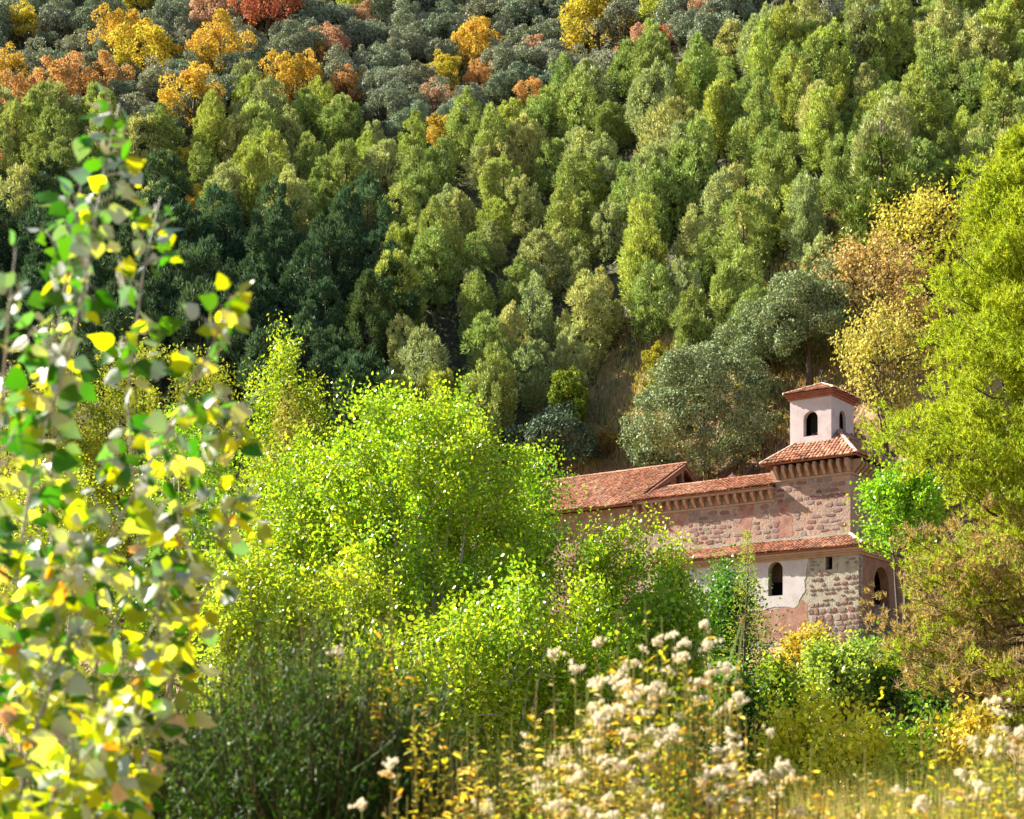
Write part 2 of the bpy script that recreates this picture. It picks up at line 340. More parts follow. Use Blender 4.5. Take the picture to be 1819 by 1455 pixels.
# white plaster sheet on the gallery wall (ragged lower edge), red render under it
def jag(poly, a=.09, step=.14):
    out = []
    for i in range(len(poly)):
        p, q = Vector(poly[i]), Vector(poly[(i+1) % len(poly)]); n = max(1, int((q-p).length/step))
        for k in range(n): w = p.lerp(q, k/n); out.append((w.x+random.uniform(-a, a), w.y+random.uniform(-a, a)))
    return out
def patch(name, pts, y, th, m, label):
    b = MB(); n = len(pts)
    tr = tessellate_polygon([[Vector((p[0], p[1], 0)) for p in pts[0]]] + [[Vector((p[0], p[1], 0)) for p in h] for h in pts[1:]])
    flat = [p for l in pts for p in l]
    b.add([(p[0], y-th, p[1]) for p in flat], [tuple(t) for t in tr])
    for l in pts:
        for i in range(len(l)):
            p, q = l[i], l[(i+1) % len(l)]
            b.add([(p[0], y-th, p[1]), (q[0], y-th, q[1]), (q[0], y+.01, q[1]), (p[0], y+.01, p[1])], [(0, 1, 2, 3)])
    return part(name, b.mesh(name, m), church, label=label)
rag = [(-13.9, 2.7)] + [(x, 2.35 + .10*math.sin(x*2.1) + random.uniform(-.04, .04)) for x in np.arange(-13.4, -4.1, .16)]
rag += [(-3.95 + .55*k/9 + random.uniform(-.05, .05), 2.45 + .95*k/9) for k in range(10)] + [(-3.48 + .3*(k/12)**1.5 + random.uniform(-.055, .055), 3.45 + 1.9*k/12) for k in range(13)] + [(-3.12, 5.42), (-13.9, 5.42)]
patch('plaster_sheet', [rag, arch(-5.90, -4.92, 3.13, 5.20)], 0, .018, M['plaster'], 'whitewashed plaster around the arched window')
red = [(-13.9, .3)] + [(x, .3+random.uniform(-.08, .12)) for x in np.arange(-7, -4.2, .2)] + [(-4.0+.7*k/8+random.uniform(-.06, .06), .55+.9*k/8) for k in range(9)] + [(-3.3+random.uniform(-.07, .07), 1.5+.14*k) for k in range(8)] + [(-3.6, 2.75), (-3.9, 2.6), (-4.2, 2.5), (-5, 2.35), (-7, 2.2), (-10, 2.3), (-13.9, 2.4)]
patch('red_render_patch', [red], 0, .01, M['redrender'], 'patch of worn red render low on the wall')
patch('red_render_patch', [jag([(-9.2, 8.0), (-8.1, 7.2), (-7.9, 9.6), (-8.9, 9.9)])], 2, .008, M['redrender'], None)
patch('red_render_patch', [jag([(-6.5, 7.0), (-5.2, 7.05), (-5.3, 8.0), (-5.6, 9.3), (-6.2, 9.3), (-6.5, 8.2)])], 2, .008, M['redrender'], None)
patch('red_render_patch', [jag([(-16.5, 8.2), (-13.2, 8.0), (-12.6, 9.0), (-13.0, 9.85), (-16.5, 9.85)])], 2, .008, M['redrender'], None)
b = MB(); b.box(-13.99, -1.38, 1.94, 2.02, 6.72, 6.93); part('flashing', b.mesh('flashing', M['mortar']), church, label='pale lime strip where the lower roof meets the wall')

# stones: six rough blocks, copied with their own size
def block(seed):
    r = random.Random(seed); b = MB(); n = 9; q = []
    for k in range(n):
        a = 2*math.pi*(k + r.uniform(-.25, .25))/n; c, d = math.cos(a), math.sin(a); p = 5.0
        rad = .5/((abs(c)**p + abs(d)**p)**(1/p))*r.uniform(.84, 1.06); q.append((c*rad, d*rad))
    back = [(x, .5, z) for x, z in q]; mid = [(x, -.15+r.uniform(-.15, .15), z) for x, z in q]
    fr = [(x*r.uniform(.74, .9), -.45+r.uniform(-.12, .12), z*r.uniform(.7, .88)) for x, z in q]; c = (r.uniform(-.15, .15), -.5, r.uniform(-.1, .1)); fs = []
    for i in range(n):
        k = (i+1) % n; fs += [(i, k, n+k, n+i), (n+i, n+k, 2*n+k, 2*n+i), (2*n+i, 2*n+k, 3*n)]
    b.add(back+mid+fr+[c], fs); return b.mesh('stone', M['stone'], smooth=False)
BL = [block(i) for i in range(12)]
def stone(x, y, z, w, d, h, rz=0):
    part('stone', random.choice(BL), W_SIDE if rz else (W_FRONT if y < 1 else (W_TOWER if x > -6.4 else W_NAVE)), (x, y, z), (0, random.uniform(-.09, .09), rz), (w*random.uniform(.9, 1.08), d*.62, h*random.uniform(.85, 1.15)))
# corner masonry of the gallery: courses of rubble, sparser higher up where mortar covers them
z = -.35; ns = 0
while z < 5.3:
    h = random.uniform(.17, .34) if z > 1.9 else random.uniform(.25, .45)
    x = -3.25 + random.uniform(0, .2)
    while x < -.12:
        w = random.uniform(.24, .62) * (1.15 if z < 1.9 else .9)
        w = min(w, -.03-x)
        keep = .93 if z < 2.3 else (.75 if x > -.7 else .52)
        if w > .13 and random.random() < keep and not (-2.5 < x+w/2 < -1.3 and 4.3 < z+h/2 < 5.4):
            stone(x+w/2, 0, z+h/2, w*.9, .14, h*random.uniform(.55, .85) if z > 2.2 else h*.86); ns += 1
        x += w
    # quoins and rubble on the side wall
    y = .02
    for k in range(1 if z > 2.3 else 9):
        w = random.uniform(.35, .7)
        if y + w > 6.5: break
        stone(0, y+w/2, z+h/2, w*.92, .12, h*.86, math.pi/2); y += w; ns += 1
    z += h + .01
# low wall under the red render
x = -6.6
while x < -3.4:
    w = random.uniform(.35, .7); stone(x+w/2, 0, -.02+random.uniform(-.05, .05), w*.9, .14, .38); stone(x+w/2+.2, 0, -.5, w*.9, .14, .4); x += w
# scattered larger stones in the nave and tower walls
for zc in np.arange(7.15, 9.2, .3):
    x = -12.6
    while x < -1.9:
        w = random.uniform(.28, .85)
        pr_ = .72 if -9 < x < -1.5 else .5
        if random.random() < pr_ and not (-6.4 < x < -5.4) and not (-9 < x < -8):
            stone(x+w/2, 2, zc+random.uniform(-.06, .06), w*.94, .07, random.uniform(.17, .33))
        x += w + random.uniform(0, .12)
for zc in np.arange(9.25, 10.4, .33):
    x = -6.3
    while x < -1.9:
        w = random.uniform(.4, .85)
        if random.random() < .8: stone(x+w/2, 2, zc, w*.95, .07, random.uniform(.2, .34))
        x += w
# window frame of the small window
b = MB()
for (x0, x1, z0, z1) in ((-2.42, -2.1, 4.3, 5.38), (-1.66, -1.36, 4.3, 5.38), (-2.1, -1.66, 5.25, 5.4), (-2.1, -1.66, 4.3, 4.45)): b.box(x0, x1, -.03, .05, z0, z1)
part('window_surround', b.mesh('window_surround', M['mortar']), W_FRONT)

# ---- roofs
def tiles(name, org, e, n, width, length, inside=None, pitch=.25, expo=.34, label=None, col=M['tile']):
    org, e, n = Vector(org), Vector(e).normalized(), Vector(n).normalized(); up = e.cross(n).normalized()
    if up.z < 0: up = -up
    b = MB(); nc = int(width/pitch); nr = int(math.ceil(length/expo))
    for c in range(nc):
        sft = random.uniform(-.03, .03)
        for r in range(nr):
            s = (c+.5)*pitch; t = r*expo
            if inside and not inside(s, t+expo*.5): continue
            L = min(expo*1.28, length - t + .05)
            jx, rot = random.uniform(-.03, .03), random.uniform(-.09, .09); R0, R1 = .112, .09
            lift = random.uniform(0, .04)+.03*math.sin(s*.9+t*.7); vs = []
            for q, (tt, rad, hz) in enumerate(((t-.06+sft, R0, .045+lift), (t+L+sft, R1, .012))):
                for k in range(5):
                    a = math.pi*k/4
                    vs.append(org + e*(s+jx+rot*(tt-t)+rad*math.cos(a)) + n*tt + up*(hz+rad*.75*math.sin(a)))
            lv = random.random()
            b.add(vs, [(k, k+1, k+6, k+5) for k in range(4)] + [(4, 3, 2, 1, 0)], 0, lv)
    return part(name, b.mesh(name, col, smooth=False), LAST[0], kind='stuff', label=label)
def slab(name, pts, th, m):
    pts = [Vector(p) for p in pts]; nn = (pts[1]-pts[0]).cross(pts[2]-pts[0]).normalized()
    if nn.z < 0: nn = -nn
    b = MB(); k = len(pts)
    b.add(pts + [p - nn*th for p in pts], [tuple(range(k)), tuple(range(2*k-1, k-1, -1))] + [(i, (i+1) % k, k+(i+1) % k, k+i) for i in range(k)])
    LAST[0] = part('roof', b.mesh('roof', m), church); return LAST[0]
LAST = [church]
def ridge(pts_a, pts_b, n, r=.13, m=M['limeridge']):
    a, c = Vector(pts_a), Vector(pts_b); L = (c-a)/n
    for i in range(n):
        b = MB(); p, q = a+L*i, a+L*(i+1.12); t = L.normalized(); sd = t.cross(Vector((0, 0, 1))).normalized(); up = sd.cross(t)
        vs = []
        for (w, rr) in ((p, r*1.08), (q, r*.9)):
            for k in range(6):
                an = math.pi*k/5; vs.append(w + sd*rr*math.cos(an) + up*(rr*.8*math.sin(an) + random.uniform(0, .012)))
        b.add(vs, [(k, k+1, k+7, k+6) for k in range(5)] + [(5, 4, 3, 2, 1, 0), (6, 7, 8, 9, 10, 11)])
        part('ridge_tile', b.mesh('ridge_tile', m), LAST[0])

# lower lean-to roof round the corner
ez, tz, ov = 5.72, 6.72, .45
slab('roof_deck', [(-14, -ov, ez), (ov, -ov, ez), (-1.4, 2, tz), (-14, 2, tz)], .1, M['deck'])
slab('roof_deck', [(ov, -ov, ez), (ov, 9.3, ez), (-1.4, 9.3, tz), (-1.4, 2, tz)], .1, M['deck'])
wid, hl = 14+ov, math.hypot(2+ov, tz-ez)
tiles('barrel_tiles', (-14, -ov, ez), X, (0, 2+ov, tz-ez), wid, hl, lambda s, t: s < wid - t/hl*(1.4+ov) - .05, label='terracotta barrel tiles of the lower lean-to roof')
hl2 = math.hypot(1.4+ov, tz-ez)
tiles('barrel_tiles', (ov, -ov, ez), Y, (-1.4-ov, 0, tz-ez), 9.3+ov, hl2, lambda s, t: s > t/hl2*(2+ov) + .05)
ridge((ov+.02, -ov-.02, ez+.08), (-1.38, 2, tz+.08), 7)
for i, (o_, z0, z1) in enumerate(((.36, 5.50, 5.62), (.24, 5.38, 5.497), (.12, 5.24, 5.377))):
    b = MB(); b.box(-13.98, o_, -o_, .02-.004*i, z0, z1); b.box(.003*i-.02, o_, .021, 9.1, z0, z1)
    part('cornice', b.mesh('cornice', M['cornice']), church)
# tower roof: pyramid round the belfry
tx0, tx1, ty0, ty1, te, ta = -7.1, -.7, 1.3, 9.8, 11.52, 14.3
apx = ((tx0+tx1)/2, 4.9)
A = Vector((apx[0], apx[1], ta))
cs = [Vector((tx0, ty0, te)), Vector((tx1, ty0, te)), Vector((tx1, ty1, te)), Vector((tx0, ty1, te))]
for i in range(4):
    p, q = cs[i], cs[(i+1) % 4]; slab('roof_deck', [p, q, A], .12, M['deck'])
    e = (q-p); wv = e.length; e.normalize(); f = A-p; s0 = f.dot(e); nvec = f - e*s0; Ln = nvec.length
    tiles('barrel_tiles', p, e, nvec, wv, Ln, (lambda s0, wv, Ln: lambda s, t: s0*t/Ln - .05 < s < wv - (wv-s0)*t/Ln + .05)(s0, wv, Ln), label='terracotta tiles of the hipped roof under the belfry' if i == 0 else None)
    ridge(p + Vector((0, 0, .07)), p.lerp(A, .62) + Vector((0, 0, .07)), 10, .12)
# belfry roof
rx0, rx1, ry0, ry1, re_ = bx0-.32, bx1+.32, by0-.32, by1+.32, BZ1+.24
for i, (o_, z0, z1) in enumerate(((.1, BZ1-.1, BZ1+.05), (.2, BZ1+.053, BZ1+.20))):
    b = MB(); b.box(bx0-o_, bx1+o_, by0-o_, by1+o_, z0, z1); part('brick_cornice', b.mesh('brick_cornice', M['brickband']), church)
A = Vector(((rx0+rx1)/2, (ry0+ry1)/2, re_+.85)); cs = [Vector((rx0, ry0, re_)), Vector((rx1, ry0, re_)), Vector((rx1, ry1, re_)), Vector((rx0, ry1, re_))]
for i in range(4):
    p, q = cs[i], cs[(i+1) % 4]; slab('roof_deck', [p, q, A], .08, M['deck'])
    e = (q-p); wv = e.length; e.normalize(); f = A-p; s0 = f.dot(e); nvec = f - e*s0; Ln = nvec.length
    tiles('barrel_tiles', p, e, nvec, wv, Ln, (lambda s0, wv, Ln: lambda s, t: s0*t/Ln - .05 < s < wv - (wv-s0)*t/Ln + .05)(s0, wv, Ln), label='terracotta tiles capping the bell tower' if i == 0 else None)
    ridge(p + Vector((0, 0, .06)), A + Vector((0, 0, .06)), 5, .11)
b = MB(); b.tube([A + Vector((0, 0, -.05)), A + Vector((.02, 0, .28)), A + Vector((-.1, 0, .55)), A + Vector((.04, 0, .8)), A+Vector((0.06, 0, .95))], [.06, .045, .04, .09, .02], 6)
b.tube([A + Vector((0, 0, .2)), A + Vector((.3, 0, .1)), A+Vector((.55, 0, -.05))], [.03, .05, .03], 5)
b.tube([A + Vector((-.06, -.02, .8)), A + Vector((-.09, -.02, .98))], [.05, .04], 6)
part('finial', b.mesh('finial', M['iron']), church, label='small dark twisted finial on the bell tower')
# nave roof
nez, nrz, nov = 10.22, 11.62, .55
slab('roof_deck', [(-16.7, 2-nov, nez), (-6.42, 2-nov, nez), (-6.42, 5.1, nrz), (-16.7, 5.1, nrz)], .1, M['deck'])
slab('roof_deck', [(-16.7, 5.1, nrz), (-6.42, 5.1, nrz), (-6.42, 14.2, 9.8), (-16.7, 14.2, 9.8)], .1, M['deck'])
hl = math.hypot(3.1+nov, nrz-nez)
tiles('barrel_tiles', (-16.75, 2-nov, nez), X, (0, 3.1+nov, nrz-nez), 10.33, hl, label='terracotta barrel tiles of the nave roof')
tiles('barrel_tiles', (-16.75, 14.2, 9.8), X, (0, -9.1, nrz-9.8), 10.33, 9.2)
ridge((-16.6, 5.1, nrz+.05), (-6.5, 5.1, nrz+.05), 24, .11, M['tile'])
b = MB(); b.box(-16.68, -6.42, 2-nov+.07, 2.0, nez-.2, nez-.08); part('eave_board', b.mesh('eave_board', M['cornice']), church)
b = MB(); b.box(-16.68, -6.42, 1.92, 2.01, 9.28, 9.4); part('string_course', b.mesh('string_course', M['cornice']), church)
b = MB(); b.box(-6.5, -1.3, 1.9, 2.01, 10.45, 10.56); b.box(-1.42, -1.3, 2.011, 9.0, 10.45, 10.56); part('string_course', b.mesh('string_course', M['cornice']), church)
def corbel_mesh():
    b = MB(); prof = [(0, 0), (-.42, 0), (-.45, -.16), (-.36, -.3), (-.2, -.42), (-.08, -.56), (0, -.62)]
    n = len(prof); vs = [(x, y, z) for x in (-.1, .1) for y, z in prof]
    b.add(vs, [tuple(range(n)), tuple(range(2*n-1, n-1, -1))] + [(i, (i+1) % n, n+(i+1) % n, n+i) for i in range(n)]); return b.mesh('corbel', M['cornice'])
CB = corbel_mesh()
for i in range(17): part('corbel', CB, W_NAVE, (-16.3 + i*.605, 2.0, nez-.2))
for i in range(10): part('corbel', CB, W_TOWER, (-6.2 + i*.525, 2.0, te-.16), (0, 0, 0), (1, 1.2, 1.35))
for i in range(13): part('corbel', CB, church, (-1.4, 2.25 + i*.55, te-.16), (0, 0, math.pi/2), (1, 1.2, 1.35))
for i in range(5): part('corbel', CB, church, (-6.4, 2.5 + i*.6, te-.16), (0, 0, -math.pi/2), (1, 1.2, 1.35))
# gabled wing
gz0, gz1, gy = 10.1, 13.75, 8.27
gx1 = -16.2
slab('roof_deck', [(-30.4, 1.4, gz0), (gx1, 1.4, gz0), (gx1, gy, gz1), (-30.4, gy, gz1)], .14, M['deck'])
slab('roof_deck', [(-30.4, 15.1, gz0), (gx1, 15.1, gz0), (gx1, gy, gz1), (-30.4, gy, gz1)], .14, M['deck'])
hl = math.hypot(gy-1.4, gz1-gz0)
tiles('barrel_tiles', (-30.4, 1.4, gz0), X, (0, gy-1.4, gz1-gz0), 14.2, hl, label='weathered terracotta tiles of the gabled wing')
tiles('barrel_tiles', (-30.4, 15.1, gz0), X, (0, gy-15.1, gz1-gz0), 14.2, hl)
ridge((-30.3, gy, gz1+.05), (gx1, gy, gz1+.05), 30, .13, M['tile'])
b = MB(); b.add([(-16.9, 2.4, 9.9), (-16.9, 14.0, 9.9), (-16.9, gy, gz1-.35)], [(0, 1, 2)]); GW = part('gable_wall', b.mesh('gable_wall', M['redrender']), church, label='recessed red gable wall')
for (y0, y1) in ((gy, 1.45), (gy, 15.05)):
    b = MB(); za, zb = gz1-.17, gz0-.17
    for sgn in (0,):
        b.add([(-16.25, y0, za), (-16.25, y1, zb), (-16.25, y1, zb-.22), (-16.25, y0, za-.22), (-16.42, y0, za), (-16.42, y1, zb), (-16.42, y1, zb-.22), (-16.42, y0, za-.22)],
              [(0, 1, 2, 3), (4, 5, 6, 7), (0, 1, 5, 4), (2, 3, 7, 6), (0, 3, 7, 4), (1, 2, 6, 5)])
    part('rake_beam', b.mesh('rake_beam', M['timber']), church)
for (yy, w) in ((gy-.02, .3), (gy-1.6, .22), (gy-3.2, .2), (gy+1.7, .22)):
    ht = gz1 - .45 - abs(yy-gy)*(gz1-gz0)/(gy-1.4)
    b = MB(); b.box(-16.75, -16.47, yy-w/2, yy+w/2, 9.9, ht); part('post', b.mesh('post', M['timber']), GW)

# ------------------------------------------------------------------ fence before the church
A0, A1 = P(1350, 1142, 97.2), P(1612, 1129, 97.8)
fd = (A1-A0); fl = fd.length; fu = fd.normalized()
fence = thing('fence', 'low wooden post and rail fence at the foot of the church wall', 'fence', (A0.x, A0.y, ground(A0.x, A0.y)), math.atan2(fd.y, fd.x))
for i in range(7):
    x = i*fl/6; b = MB(); b.box(x-.06, x+.06, -.06, .06, -.5, 1.05 + random.uniform(-.05, .05)); part('post', b.mesh('post', M['rail']), fence)
for zz in (.45, .92):
    for i in range(6):
        b = MB(); x0, x1 = i*fl/6+.07, (i+1)*fl/6-.07; b.tube([(x0, 0, zz+random.uniform(-.03, .03)), (x1, 0, zz+random.uniform(-.03, .03))], [.04, .04], 6); part('rail', b.mesh('rail', M['rail']), fence)

# ------------------------------------------------------------------ tree makers
def trunk_mesh(name, H, r, lean=.03, limbs=8, lo=.3, spread=.3, m=None, n=6, seed=0):
    rr = random.Random(seed); b = MB(); pts = []
    for i in range(7):
        t = i/6; pts.append((lean*H*math.sin(t*2.2+seed)+rr.uniform(-.01, .01)*H, lean*H*math.cos(t*1.7+seed)*t, t*H - (.3 if i == 0 else 0)))
    b.tube(pts, [r*(1.25-t*1.1) for t in (0, .17, .33, .5, .67, .83, 1)], n)
    for k in range(limbs):
        t = rr.uniform(lo, .92); i = int(t*6); f = t*6-i; p = Vector(pts[i]).lerp(Vector(pts[min(i+1, 6)]), f)
        an = rr.uniform(0, 6.28); L = spread*H*(1.15-t)*rr.uniform(.6, 1.1)
        q = p + Vector((math.cos(an)*L*.5, math.sin(an)*L*.5, L*.3)); w = p + Vector((math.cos(an+.2)*L, math.sin(an+.2)*L, L*.75))
        b.tube([p, q, w], [r*(1-t)*.55+.012, r*(1-t)*.35+.01, .01], 5)
    return b.mesh(name, m or M['bark'], smooth=True)

def pine_crown(seed, H=7.0, Rr=1.75, base=.07, npuff=95, nk=95, kl=.36, kw=.10, spire=.6, m=None, leaders=3):
    """irregular feathery crown: a few leaders, each hung with plume-shaped puffs pointing up and out"""
    g = np.random.default_rng(seed); c, r, ax = [], [], []
    lead = [(0, 0, 1.0, 1.0)] + [(g.uniform(-.75, .75)*Rr, g.uniform(-.75, .75)*Rr, g.uniform(.55, .9), g.uniform(.45, .7)) for _ in range(leaders-1)]
    for li, (lx, ly, lh, lr) in enumerate(lead):
        n = int(npuff*(.6 if li == 0 else .4/(leaders-1)*1.6)) if leaders > 1 else npuff; lob = g.uniform(.6, 1.2, 6)
        for i in range(n):
            t = base + (1-base)*(i+g.random())/n; tn = (t-base)/(1.02-base)
            prof = Rr*lr*(.7+.3*tn/.35 if tn < .35 else max(0.0, 1-((tn-.35)/.65)**2)**spire)
            an = g.uniform(0, 2*np.pi); prof *= lob[int(an/2/np.pi*6) % 6]*g.uniform(.8, 1.12)
            q = np.sqrt(g.uniform(.4, 1.0))*prof; sm = min(1, tn*2.2)
            c.append((lx*sm+np.cos(an)*q, ly*sm+np.sin(an)*q, t*H*lh + g.uniform(-.2, .2) - .3*q/Rr)); s_ = g.uniform(.36, .72)*(1.08-.5*t)
            r.append((s_, s_, s_*g.uniform(1.15, 1.7))); ax.append((np.cos(an)*.5*q/Rr, np.sin(an)*.5*q/Rr, 1.0))
        c.append((lx, ly, H*lh*1.0)); r.append((.22, .22, .5)); ax.append((0, 0, 1))
    c, r, ax = np.array(c), np.array(r), nrm(np.array(ax))
    ii = np.repeat(np.arange(len(c)), nk); d = nrm(g.normal(size=(len(ii), 3))); rad = g.uniform(.4, 1, len(ii))[:, None]**.5
    p = c[ii] + d*rad*r[ii]
    axk = nrm(d*.85 + ax[ii]*.75 + g.normal(size=d.shape)*.25)
    V = kites(p - axk*.12, axk, nrm(d + g.normal(size=d.shape)*.7), g.uniform(.7, 1.25, len(ii))*kl, g.uniform(.7, 1.3, len(ii))*kw)
    lvp = g.random(len(c)); lv = (lvp[ii]*.45 + g.random(len(ii))*.55)
    return quad_mesh('crown', V, m or M['pine'], lv)

def lobe_crown(seed, Rx, Rz, zc, nl=55, nk=120, kl=.2, kw=.13, lobe=.26, m=None, low=-.55, up=.35, hollow=.45, wk=1.0):
    """rounded broadleaf crown made of many leafy lobes"""
    g = np.random.default_rng(seed); d = nrm(g.normal(size=(nl*3, 3))); d = d[d[:, 2] > low][:nl]
    wob = 1 + wk*.3*np.sin(d[:, 0]*4+seed) * np.sin(d[:, 1]*5+seed*2) + wk*.16*np.sin(d[:, 2]*7+d[:, 0]*5+seed)
    q = g.uniform(hollow, 1, len(d))**.55*wob
    c = d*q[:, None]*np.array([Rx, Rx, Rz]) + np.array([0, 0, zc]); r = lobe*Rx*g.uniform(.5, 1.4, len(d))
    ii = np.repeat(np.arange(len(c)), nk); e = nrm(g.normal(size=(len(ii), 3)) + d[ii]*.5 + np.array([0, 0, up]))
    p = c[ii] + e*(g.uniform(.45, 1, len(ii))**.5*r[ii])[:, None]*np.array([1, 1, .85])
    axk = nrm(g.normal(size=e.shape) + e*.3); V = kites(p, axk, nrm(e + g.normal(size=e.shape)*.55), g.uniform(.7, 1.3, len(ii))*kl, g.uniform(.7, 1.3, len(ii))*kw)
    lvp = g.random(len(c)); lv = lvp[ii]*.4 + g.random(len(ii))*.6
    return quad_mesh('crown', V, m or M['oak'], lv)

def stems_tree(seed, H, Rx, base, nstem=8, nclump=150, nk=220, kl=.12, kw=.09, cr=.6, m=None, bark=None, droop=.2, fan=.75, rz=.5, dome=True):
    """several pale leaders fanning up, twigs with leaves around them; returns (stem mesh, crown mesh)"""
    g = np.random.default_rng(seed); rr = random.Random(seed); b = MB(); C = []
    top = []
    for k in range(nstem):
        an = rr.uniform(0, 6.28); q = math.sqrt((k+.3)/nstem)*fan*Rx; hh = H*(.97 - .30*(q/Rx)**2)*rr.uniform(.9, 1.0)
        pts = []
        for i in range(7):
            t = i/6; pts.append((math.cos(an)*q*(t**1.15)+rr.uniform(-.06, .06), math.sin(an)*q*(t**1.15)+rr.uniform(-.06, .06), hh*t - (.5 if i == 0 else 0)))
        r0 = .03 + .010*H*rr.uniform(.6, 1.0); b.tube(pts, [r0*(1.1-t*1.0) for t in np.linspace(0, 1, 7)], 5); top.append(pts)
    for k in range(nclump):
        pts = top[rr.randrange(nstem)]; t = base + (1-base)*(rr.random()**.8); i = min(5, int(t*6)); p = Vector(pts[i]).lerp(Vector(pts[i+1]), t*6-i)
        prof = math.sqrt(max(0.03, 1-((t-.42)/.6)**2)) if t > .42 else .75+.25*t/.42
        an = rr.uniform(0, 6.28); L = Rx*prof*rr.uniform(.15, .62)
        w = p + Vector((math.cos(an)*L, math.sin(an)*L, L*rr.uniform(.1, .9)*(1-droop)))
        if math.hypot(w.x, w.y) > Rx*prof*1.08: w.x *= .8; w.y *= .8
        if dome:
            dd_ = Vector((rr.gauss(0, 1), rr.gauss(0, 1), rr.gauss(.15, 1))).normalized(); ra = rr.uniform(.25, 1)**.5*(1 + .13*math.sin(dd_.x*5+seed)*math.sin(dd_.z*6+dd_.y*3))
            w = Vector((dd_.x*Rx*ra, dd_.y*Rx*ra, H*(.5+base*.5) + dd_.z*ra*H*(.5-base*.5)*.96))
            st_ = min(top, key=lambda q: min((w-Vector(z_)).length for z_ in q[2:])); p = min((Vector(z_) for z_ in st_[1:]), key=lambda z_: (w-z_-Vector((0, 0, .6))).length)
        b.tube([p, p.lerp(w, .5)+Vector((0, 0, -.05)), w], [.03, .02, .008], 4, cap=False); C.append(((w+p*.15)/1.15, (w-p)))
    for pts in top: C.append((Vector(pts[-1]), Vector((0, 0, 1)))); C.append((Vector(pts[-2]), Vector((0, 0, 1))))
    c = np.array([tuple(q[0]) for q in C]); dv = nrm(np.array([tuple(q[1]) for q in C])+1e-6)
    ii = np.repeat(np.arange(len(c)), nk); N_ = len(ii); s = cr*g.uniform(.6, 1.2, len(c))
    p = c[ii] + dv[ii]*(g.normal(size=N_)*s[ii]*.8)[:, None] + nrm(g.normal(size=(N_, 3)))*(g.random(N_)**.5*s[ii])[:, None]*np.array([1, 1, 1.15])
    axk = nrm(g.normal(size=(N_, 3)) + np.array([0, 0, -.5])); V = kites(p, axk, nrm(g.normal(size=(N_, 3))+np.array([0, 0, rz])), g.uniform(.7, 1.25, N_)*kl, g.uniform(.75, 1.2, N_)*kw)
    lvp = g.random(len(c)); lv = lvp[ii]*.35 + g.random(N_)*.65
    return b.mesh('stem', bark or M['pale_bark'], smooth=True), quad_mesh('crown', V, m or M['poplar'], lv)

def jit(c, s=.12):
    k = 1 + random.uniform(-s, s); w = random.uniform(-s, s)*.35; return (c[0]*k*(1+w), c[1]*k*(1-w*.3), max(.003, c[2]*k*(1-w)))

# prototypes for the forest
PINE = [pine_crown(10+i, H=(7.0, 6.2, 7.6, 5.6, 6.8)[i % 5], Rr=(2.0, 2.3, 2.1, 2.35, 2.5)[i % 5], spire=(.5, .42, .6)[i % 3], leaders=(2, 3, 4, 1, 3, 4, 2)[i % 7]) for i in range(8)]
PINE_T = [trunk_mesh('trunk', 6.3, .13, limbs=14, lo=.15, spread=.26, seed=i) for i in range(3)]
DPINE = [pine_crown(30+i, Rr=2.4, spire=.6, npuff=90, nk=85, kl=.42, kw=.11, leaders=3) for i in range(3)]
OAK = [lobe_crown(50+i, 2.2, 1.75, 2.2, nl=44, nk=170, lobe=.33, hollow=.6) for i in range(5)]
OAK_T = [trunk_mesh('trunk', 3.2, .17, lean=.06, limbs=9, lo=.35, spread=.45, seed=20+i) for i in range(2)]
AUT = [lobe_crown(70+i, 2.0, 1.7, 2.3, nl=48, nk=130, kl=.17, kw=.12, lobe=.30, m=M['autumn'], low=-.8) for i in range(4)]

taken = []
def free(x, y, r): return all((x-a)**2+(y-b_)**2 > (r+c)**2 for a, b_, c in taken)

